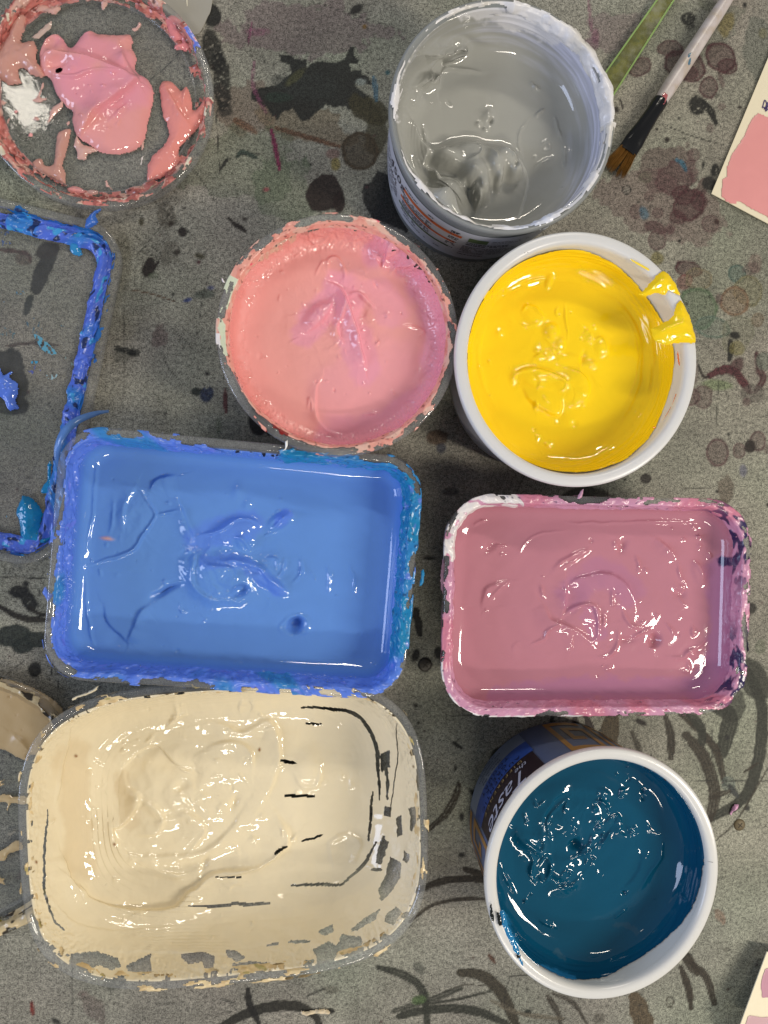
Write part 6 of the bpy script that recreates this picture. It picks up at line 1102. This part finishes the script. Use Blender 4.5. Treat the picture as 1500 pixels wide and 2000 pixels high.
# ================================================================ brush and acrylic strip
def brush():
    k = 1140, 4.167
    Q = lambda x, y: (1140 + x / 4.167, y / 4.167)
    tip, heel, ferr, hand, end = Q(255, 1380), Q(350, 1225), Q(600, 860), Q(615, 830), Q(1330, -260)
    zc = 0.0052
    T = thing("paint_brush", (*unproj(*ferr, 0)[:2], 0), "flat paintbrush with whitish wooden handle, black ferrule and brown bristles", "brush")
    A = unproj(*ferr, zc)[:2]; B = unproj(*end, zc)[:2]; dr = (B - A) / np.linalg.norm(B - A); nn = np.array([-dr[1], dr[0]])
    H = unproj(*heel, zc)[:2]; Tp = unproj(*tip, zc)[:2]; Lh = np.dot(H - A, dr); Lt = np.dot(Tp - A, dr); Le = np.dot(B - A, dr); Lg = np.dot(unproj(*hand, zc)[:2] - A, dr)
    def sweep(name, secs, mat, n=20, z0=zc, sq=2.0):
        V = []; F = []
        for s, w, t, dz in secs:
            for i in range(n):
                a = 2 * math.pi * i / n; ca, sa = math.cos(a), math.sin(a); x = w * np.sign(ca) * abs(ca) ** (2 / sq); zz = t * np.sign(sa) * abs(sa) ** (2 / sq)
                p = A + dr * s + nn * x; V.append((p[0], p[1], z0 + zz + dz))
        for j in range(len(secs) - 1):
            for i in range(n): i2 = (i + 1) % n; F.append((j * n + i, j * n + i2, (j + 1) * n + i2, (j + 1) * n + i))
        F.append(tuple(range(n))[::-1]); F.append(tuple((len(secs) - 1) * n + i for i in range(n)))
        return mesh_py(name, V, F, mat, T, True, 40)
    m, nt, out = new_mat("paint_smudged_wood"); p = N(nt, "ShaderNodeBsdfPrincipled"); tc = N(nt, "ShaderNodeTexCoord"); nz = N(nt, "ShaderNodeTexNoise"); nz.inputs["Scale"].default_value = 110; nz.inputs["Detail"].default_value = 5
    nt.links.new(tc.outputs["Object"], nz.inputs["Vector"]); cr = N(nt, "ShaderNodeValToRGB"); nt.links.new(nz.outputs["Fac"], cr.inputs[0])
    e = cr.color_ramp.elements; e[0].position = 0.25; e[0].color = (*lin(150, 138, 134), 1); e[1].position = 0.75; e[1].color = (*lin(214, 206, 204), 1)
    x = e.new(0.36); x.color = (*lin(186, 172, 158), 1); x = e.new(0.5); x.color = (*lin(196, 186, 184), 1); nt.links.new(cr.outputs[0], p.inputs["Base Color"]); p.inputs["Roughness"].default_value = 0.33; nt.links.new(p.outputs[0], out.inputs[0])
    sweep("handle", [(Lg - 0.001, 0.0036, 0.0036, 0), (Lg + 0.01, 0.0042, 0.0042, 0), (Lg + 0.03, 0.0042, 0.0042, 0), (Lg + 0.06, 0.0038, 0.0038, 0), (Le, 0.0030, 0.0030, 0)], m)
    BLK = plain("black_lacquered_metal", (0.008, 0.008, 0.009), 0.16, 0.0, 0.00003, 100, 0.1)
    sweep("ferrule", [(Lh, 0.0056, 0.0022, -0.0012), (Lh + 0.006, 0.0054, 0.0024, -0.001), (Lh + 0.0065, 0.0056, 0.0026, -0.001), (Lh * 0.5, 0.0047, 0.0034, -0.0002), (-0.004, 0.0041, 0.0040, 0), (-0.002, 0.0044, 0.0043, 0), (0.0, 0.0042, 0.0041, 0), (0.001, 0.0044, 0.0043, 0), (Lg + 0.001, 0.0041, 0.004, 0)], BLK, 24)
    # bristles: many thin tapered hairs joined in one tuft
    V = []; F = []; rg = random.Random(4); 
    for q in range(240):
        x = rg.uniform(-1, 1); zz = rg.uniform(-1, 1); g = -0.12 if x > 0.2 else 0.1
        s0 = Lh + 0.001; s1 = Lt - rg.uniform(-0.003, 0.0022) + 0.002 * abs(x); x0 = x * 0.0051; x1 = x * 0.0062 + (0.0008 if x > -0.15 else -0.0006) + rg.gauss(0, 0.0003); z0 = zc - 0.0012 + zz * 0.0017; z1 = zc - 0.0022 + zz * 0.001; b = len(V); w = 0.00022
        for s, xx, z, ww in ((s0, x0, z0, w), ((s0 + s1) / 2, (x0 + x1) / 2, (z0 + z1) / 2 + 0.0002, w), (s1, x1, max(z1, 0.0006), w * 0.25)):
            for dx, dz in ((-ww, -ww), (ww, -ww), (0, ww)):
                pnt = A + dr * s + nn * (xx + dx); V.append((pnt[0], pnt[1], z + dz))
        for j in range(2):
            for i in range(3): i2 = (i + 1) % 3; F.append((b + 3 * j + i, b + 3 * j + i2, b + 3 * j + 3 + i2, b + 3 * j + 3 + i))
    br = mesh_py("bristles", V, F, plain("brown_bristle", tuple(lin(128, 92, 44)), 0.35, 0, 0.00002, 900, 0.5, 400), T); br["kind"] = "stuff"
    z = zc + 0.0040
    puddle("paint_spot", T, [Q(*q) for q in ((640, 770), (660, 750), (685, 765), (680, 800), (655, 850), (630, 840), (630, 800))], z - 0.0004, 0.0003, lin(172, 96, 100), None, (0, 0, 1), 0.8, 0.4, 6, 2)
    puddle("paint_spot", T, [Q(*q) for q in ((850, 440), (880, 425), (875, 480), (870, 520), (850, 530), (845, 480))], z + 0.0, 0.0002, lin(90, 124, 146), None, (0, 0, 1), 0.8, 1.2, 6, 2); puddle("paint_spot", T, [Q(*q) for q in ((765, 596), (780, 590), (782, 602), (770, 608))], z, 0.0002, lin(60, 80, 100), None, (0, 0, 1), 0.6, 0.3, 6, 2)
    return T
brush()

def strip():
    Q = lambda x, y: (1140 + x / 4.167, y / 4.167); z1 = 0.0036
    T = thing("acrylic_strip", (*unproj(*Q(500, 300), 0)[:2], 0), "clear acrylic strip with bright green edges and paint stains lying behind the grey tub", "acrylic strip")
    a0, a1, b0, b1 = [unproj(*Q(*q), z1)[:2] for q in ((165, 600), (707, -165), (240, 790), (845, -165))]
    d = (a1 - a0) / np.linalg.norm(a1 - a0); a0 = a0 - d * 0.004; b0 = b0 - d * 0.004
    V = []
    for z in (0.0004, z1):
        for q in (a0, a1, b1, b0): V.append((q[0], q[1], z))
    m, nt, out = new_mat("stained_clear_acrylic"); tr = N(nt, "ShaderNodeBsdfTransparent"); tr.inputs[0].default_value = (0.86, 0.9, 0.8, 1); df = N(nt, "ShaderNodeBsdfPrincipled"); df.inputs["Roughness"].default_value = 0.15
    tc = N(nt, "ShaderNodeTexCoord"); nz = N(nt, "ShaderNodeTexNoise"); nz.inputs["Scale"].default_value = 85; nz.inputs["Detail"].default_value = 6; nz.inputs["Roughness"].default_value = 0.65; nt.links.new(tc.outputs["Object"], nz.inputs["Vector"])
    cr = N(nt, "ShaderNodeValToRGB"); e = cr.color_ramp.elements; e[0].position = 0.3; e[0].color = (*lin(96, 120, 110), 1); e[1].position = 0.7; e[1].color = (*lin(168, 150, 138), 1); x = e.new(0.45); x.color = (*lin(140, 138, 74), 1); x = e.new(0.56); x.color = (*lin(150, 150, 120), 1)
    nt.links.new(nz.outputs["Color"], cr.inputs[0]); nt.links.new(cr.outputs[0], df.inputs["Base Color"]); mr = N(nt, "ShaderNodeMapRange"); mr.inputs["From Min"].default_value = 0.35; mr.inputs["From Max"].default_value = 0.65; mr.inputs["To Min"].default_value = 0.2; mr.inputs["To Max"].default_value = 0.75; nt.links.new(nz.outputs["Fac"], mr.inputs[0])
    mx = N(nt, "ShaderNodeMixShader"); nt.links.new(mr.outputs[0], mx.inputs[0]); nt.links.new(tr.outputs[0], mx.inputs[1]); nt.links.new(df.outputs[0], mx.inputs[2]); nt.links.new(mx.outputs[0], out.inputs[0])
    mesh_py("strip_body", V, [(0, 3, 2, 1), (4, 5, 6, 7), (0, 1, 5, 4), (1, 2, 6, 5), (2, 3, 7, 6), (3, 0, 4, 7)], m, T)
    G = plain("green_acrylic_edge", tuple(lin(140, 168, 100)), 0.12, var=0.25, vscale=160)
    for p, q, s in ((a0, a1, 1), (b0, b1, -1)):
        n2 = np.array([-d[1], d[0]]) * s * -1; w = 0.0008; V = []
        for z in (0.0006, z1 + 0.0002):
            for r in (p - n2 * 0.0001, q - n2 * 0.0001, q + n2 * w, p + n2 * w): V.append((r[0], r[1], z))
        mesh_py("strip_edge", V, [(0, 3, 2, 1), (4, 5, 6, 7), (0, 1, 5, 4), (1, 2, 6, 5), (2, 3, 7, 6), (3, 0, 4, 7)], G, T)
    return T
strip()

# ================================================================ painted swatch cards
CARD = plain("cream_card", tuple(lin(236, 226, 200)), 0.8, 0, 0.00012, 900, 0.03, 300)
def card(poly_px, zf, label, lift):
    """a sheet of card standing a little off the table; lift(i) gives each corner its height"""
    W = [unproj(x, y, zf) for x, y in poly_px]
    T = thing("swatch_card", (*W[0][:2], 0), label, "card", "painted swatch cards")
    n = 14; a, b, c, d = [w[:2] for w in W]; V = []; F = []
    for i in range(n + 1):
        for j in range(n + 1):
            u, v = i / n, j / n; p = a * (1 - u) * (1 - v) + b * u * (1 - v) + c * u * v + d * (1 - u) * v; V.append((p[0], p[1], lift(p[0])))
    k = (n + 1) ** 2; V += [(x, y, z - 0.0006) for x, y, z in V]
    for i in range(n):
        for j in range(n):
            q = i * (n + 1) + j; F.append((q, q + 1, q + n + 2, q + n + 1)); F.append((k + q, k + q + n + 1, k + q + n + 2, k + q + 1))
    for i in range(n):
        for q, r in ((i * (n + 1), (i + 1) * (n + 1)), (i * (n + 1) + n, (i + 1) * (n + 1) + n), (i, i + 1), (n * (n + 1) + i, n * (n + 1) + i + 1)): F.append((q, r, k + r, k + q))
    mesh_py("sheet", V, F, CARD, T); return T
Q = lambda x, y: (1140 + x / 4.167, y / 4.167)
zc = 0.0016
c1 = card([Q(1040, 1575), Q(1520, 1830), Q(2300, 700), Q(1560, 330)], zc, "cream card painted with a pink patch at the right edge of the picture", lambda x: zc)
puddle("paint_patch", c1, [Q(*q) for q in ((1125, 1520), (1130, 1460), (1165, 1430), (1165, 1370), (1190, 1290), (1220, 1230), (1300, 1110), (1350, 1000), (1400, 930), (1440, 925), (1480, 945), (1530, 950), (1900, 1000), (1900, 1500), (1560, 1760), (1470, 1750), (1380, 1710), (1260, 1640), (1240, 1665), (1180, 1650), (1120, 1600))], zc + 0.0002, 0.0003, lin(230, 156, 156), None, (0, 0, 1), 1.6, 2.2, 8, 3, PAINT_DULL)
V = []; F = []
for L in ([(1455, 880), (1475, 815), (1490, 850), (1470, 890), (1500, 860), (1480, 905), (1510, 880)], [(1460, 870), (1490, 880), (1500, 830)]):
    L = smooth_line([Q(*q) for q in L], 60)
    for i in range(len(L) - 1):
        t = L[i + 1] - L[i]; t /= np.linalg.norm(t) + 1e-9; n2 = np.array([-t[1], t[0]]) * 0.9; b = len(V)
        for q in (L[i] - n2, L[i] + n2, L[i + 1] + n2, L[i + 1] - n2): V.append(unproj(*q, zc + 0.0003 + 0.00002 * (i % 3)))
        F.append((b, b + 1, b + 2, b + 3))
mesh_py("handwriting", V, F, plain("purple_ink", tuple(lin(62, 44, 110)), 0.5), c1)
zc2 = 0.013; D = (1380, 1850, 12.5)
q2 = lambda x, y: (1380 + x / 12.5, 1850 + y / 12.5)
xe = unproj(*q2(700, 1950), zc2)[0]
card_z = lambda x: np.maximum(0.0012, zc2 + 0.003 - 0.30 * np.maximum(0, x - xe))
c2 = card([q2(700, 1950), q2(2600, 2600), q2(3000, 400), q2(1560, 200)], zc2, "cream card with two mauve paint patches in the bottom right corner", card_z)
puddle("paint_patch", c2, [(880, 1900), (940, 1760), (1010, 1645), (1200, 1690), (1400, 1760), (1600, 1800), (2200, 1950), (2200, 2300), (900, 2300)], zc2, 0.0003, lin(206, 170, 176), None, D, 1.0, 0.6, 6, 2, PAINT_DULL, slope=lambda V: card_z(V[:, 0]) - zc2 + 0.0002)
puddle("paint_patch", c2, [(1500, 600), (1430, 740), (1380, 900), (1365, 1050), (1395, 1140), (1400, 1280), (1500, 1310), (1800, 1350), (2200, 1300), (2200, 600)], zc2, 0.0003, lin(196, 146, 164), None, D, 1.0, 0.6, 6, 2, PAINT_DULL, slope=lambda V: card_z(V[:, 0]) - zc2 + 0.0002)

# ================================================================ loose crumbs, screws in the table
def flake(poly, t, c, label, feat=None, cat="paint flake"):
    o = puddle("paint_flake", None, poly, 0.0004, t, c, feat, (0, 0, 1), 1.2, 1.0, 7, 3, CRUST, seed=len(poly)); tag(o, label, cat, "loose paint flakes on the table"); return o
def fl(F): F.noise(1.2, 9, 2, 5)
flake([(1424, 1588), (1432, 1572), (1442, 1570), (1440, 1580), (1432, 1584), (1428, 1592)], 0.0022, lin(214, 160, 196), "lilac paint crumb lying on a brushed ring right of the teal tub", fl)
flake([(587, 1972), (600, 1974), (620, 1970), (636, 1970), (645, 1974), (640, 1981), (620, 1979), (600, 1983), (588, 1980)], 0.002, lin(226, 208, 176), "cream paint crumb on the table below the cream tub", fl)
SCREW = plain("brass_screw", tuple(lin(98, 86, 62)), 0.55, 0.2, 0.0001, 500, 0.3, 500)
SLOT = plain("screw_slot_dirt", tuple(lin(40, 34, 26)), 0.8)
for x, y, r, label in ((1444, 1611, 12.5, "tarnished screw head in the table beside the lilac paint crumb"), (830, 1298, 13.5, "dark screw head in the table between the blue and mauve tubs")):
    c = unproj(x, y, 0); R = r * CAMH / FPX; T = thing("screw", (c[0], c[1], 0), label, "screw", "screws in the tabletop")
    O = Outline('el', c, R, R); loft("head", O, [(0, 0.0001), (0.0001, 0.0003), (R * 0.25, 0.0007), (R * 0.8, 0.0009)], SCREW if x > 1000 else plain("black_screw", tuple(lin(58, 54, 48)), 0.5, 0.3), T, 32, False, True, 40)
    V = []; F = []
    for ang in (50, 140):
        d = np.array([math.cos(math.radians(ang)), math.sin(math.radians(ang))]); n2 = np.array([-d[1], d[0]]); b = len(V)
        for s, t in ((-1, -1), (1, -1), (1, 1), (-1, 1)): V.append((*(c[:2] + d * s * R * 0.5 + n2 * t * R * 0.06), 0.00098 + 0.00003 * (ang > 90)))
        F.append((b, b + 1, b + 2, b + 3))
    mesh_py("slot", V, F, SLOT, T)
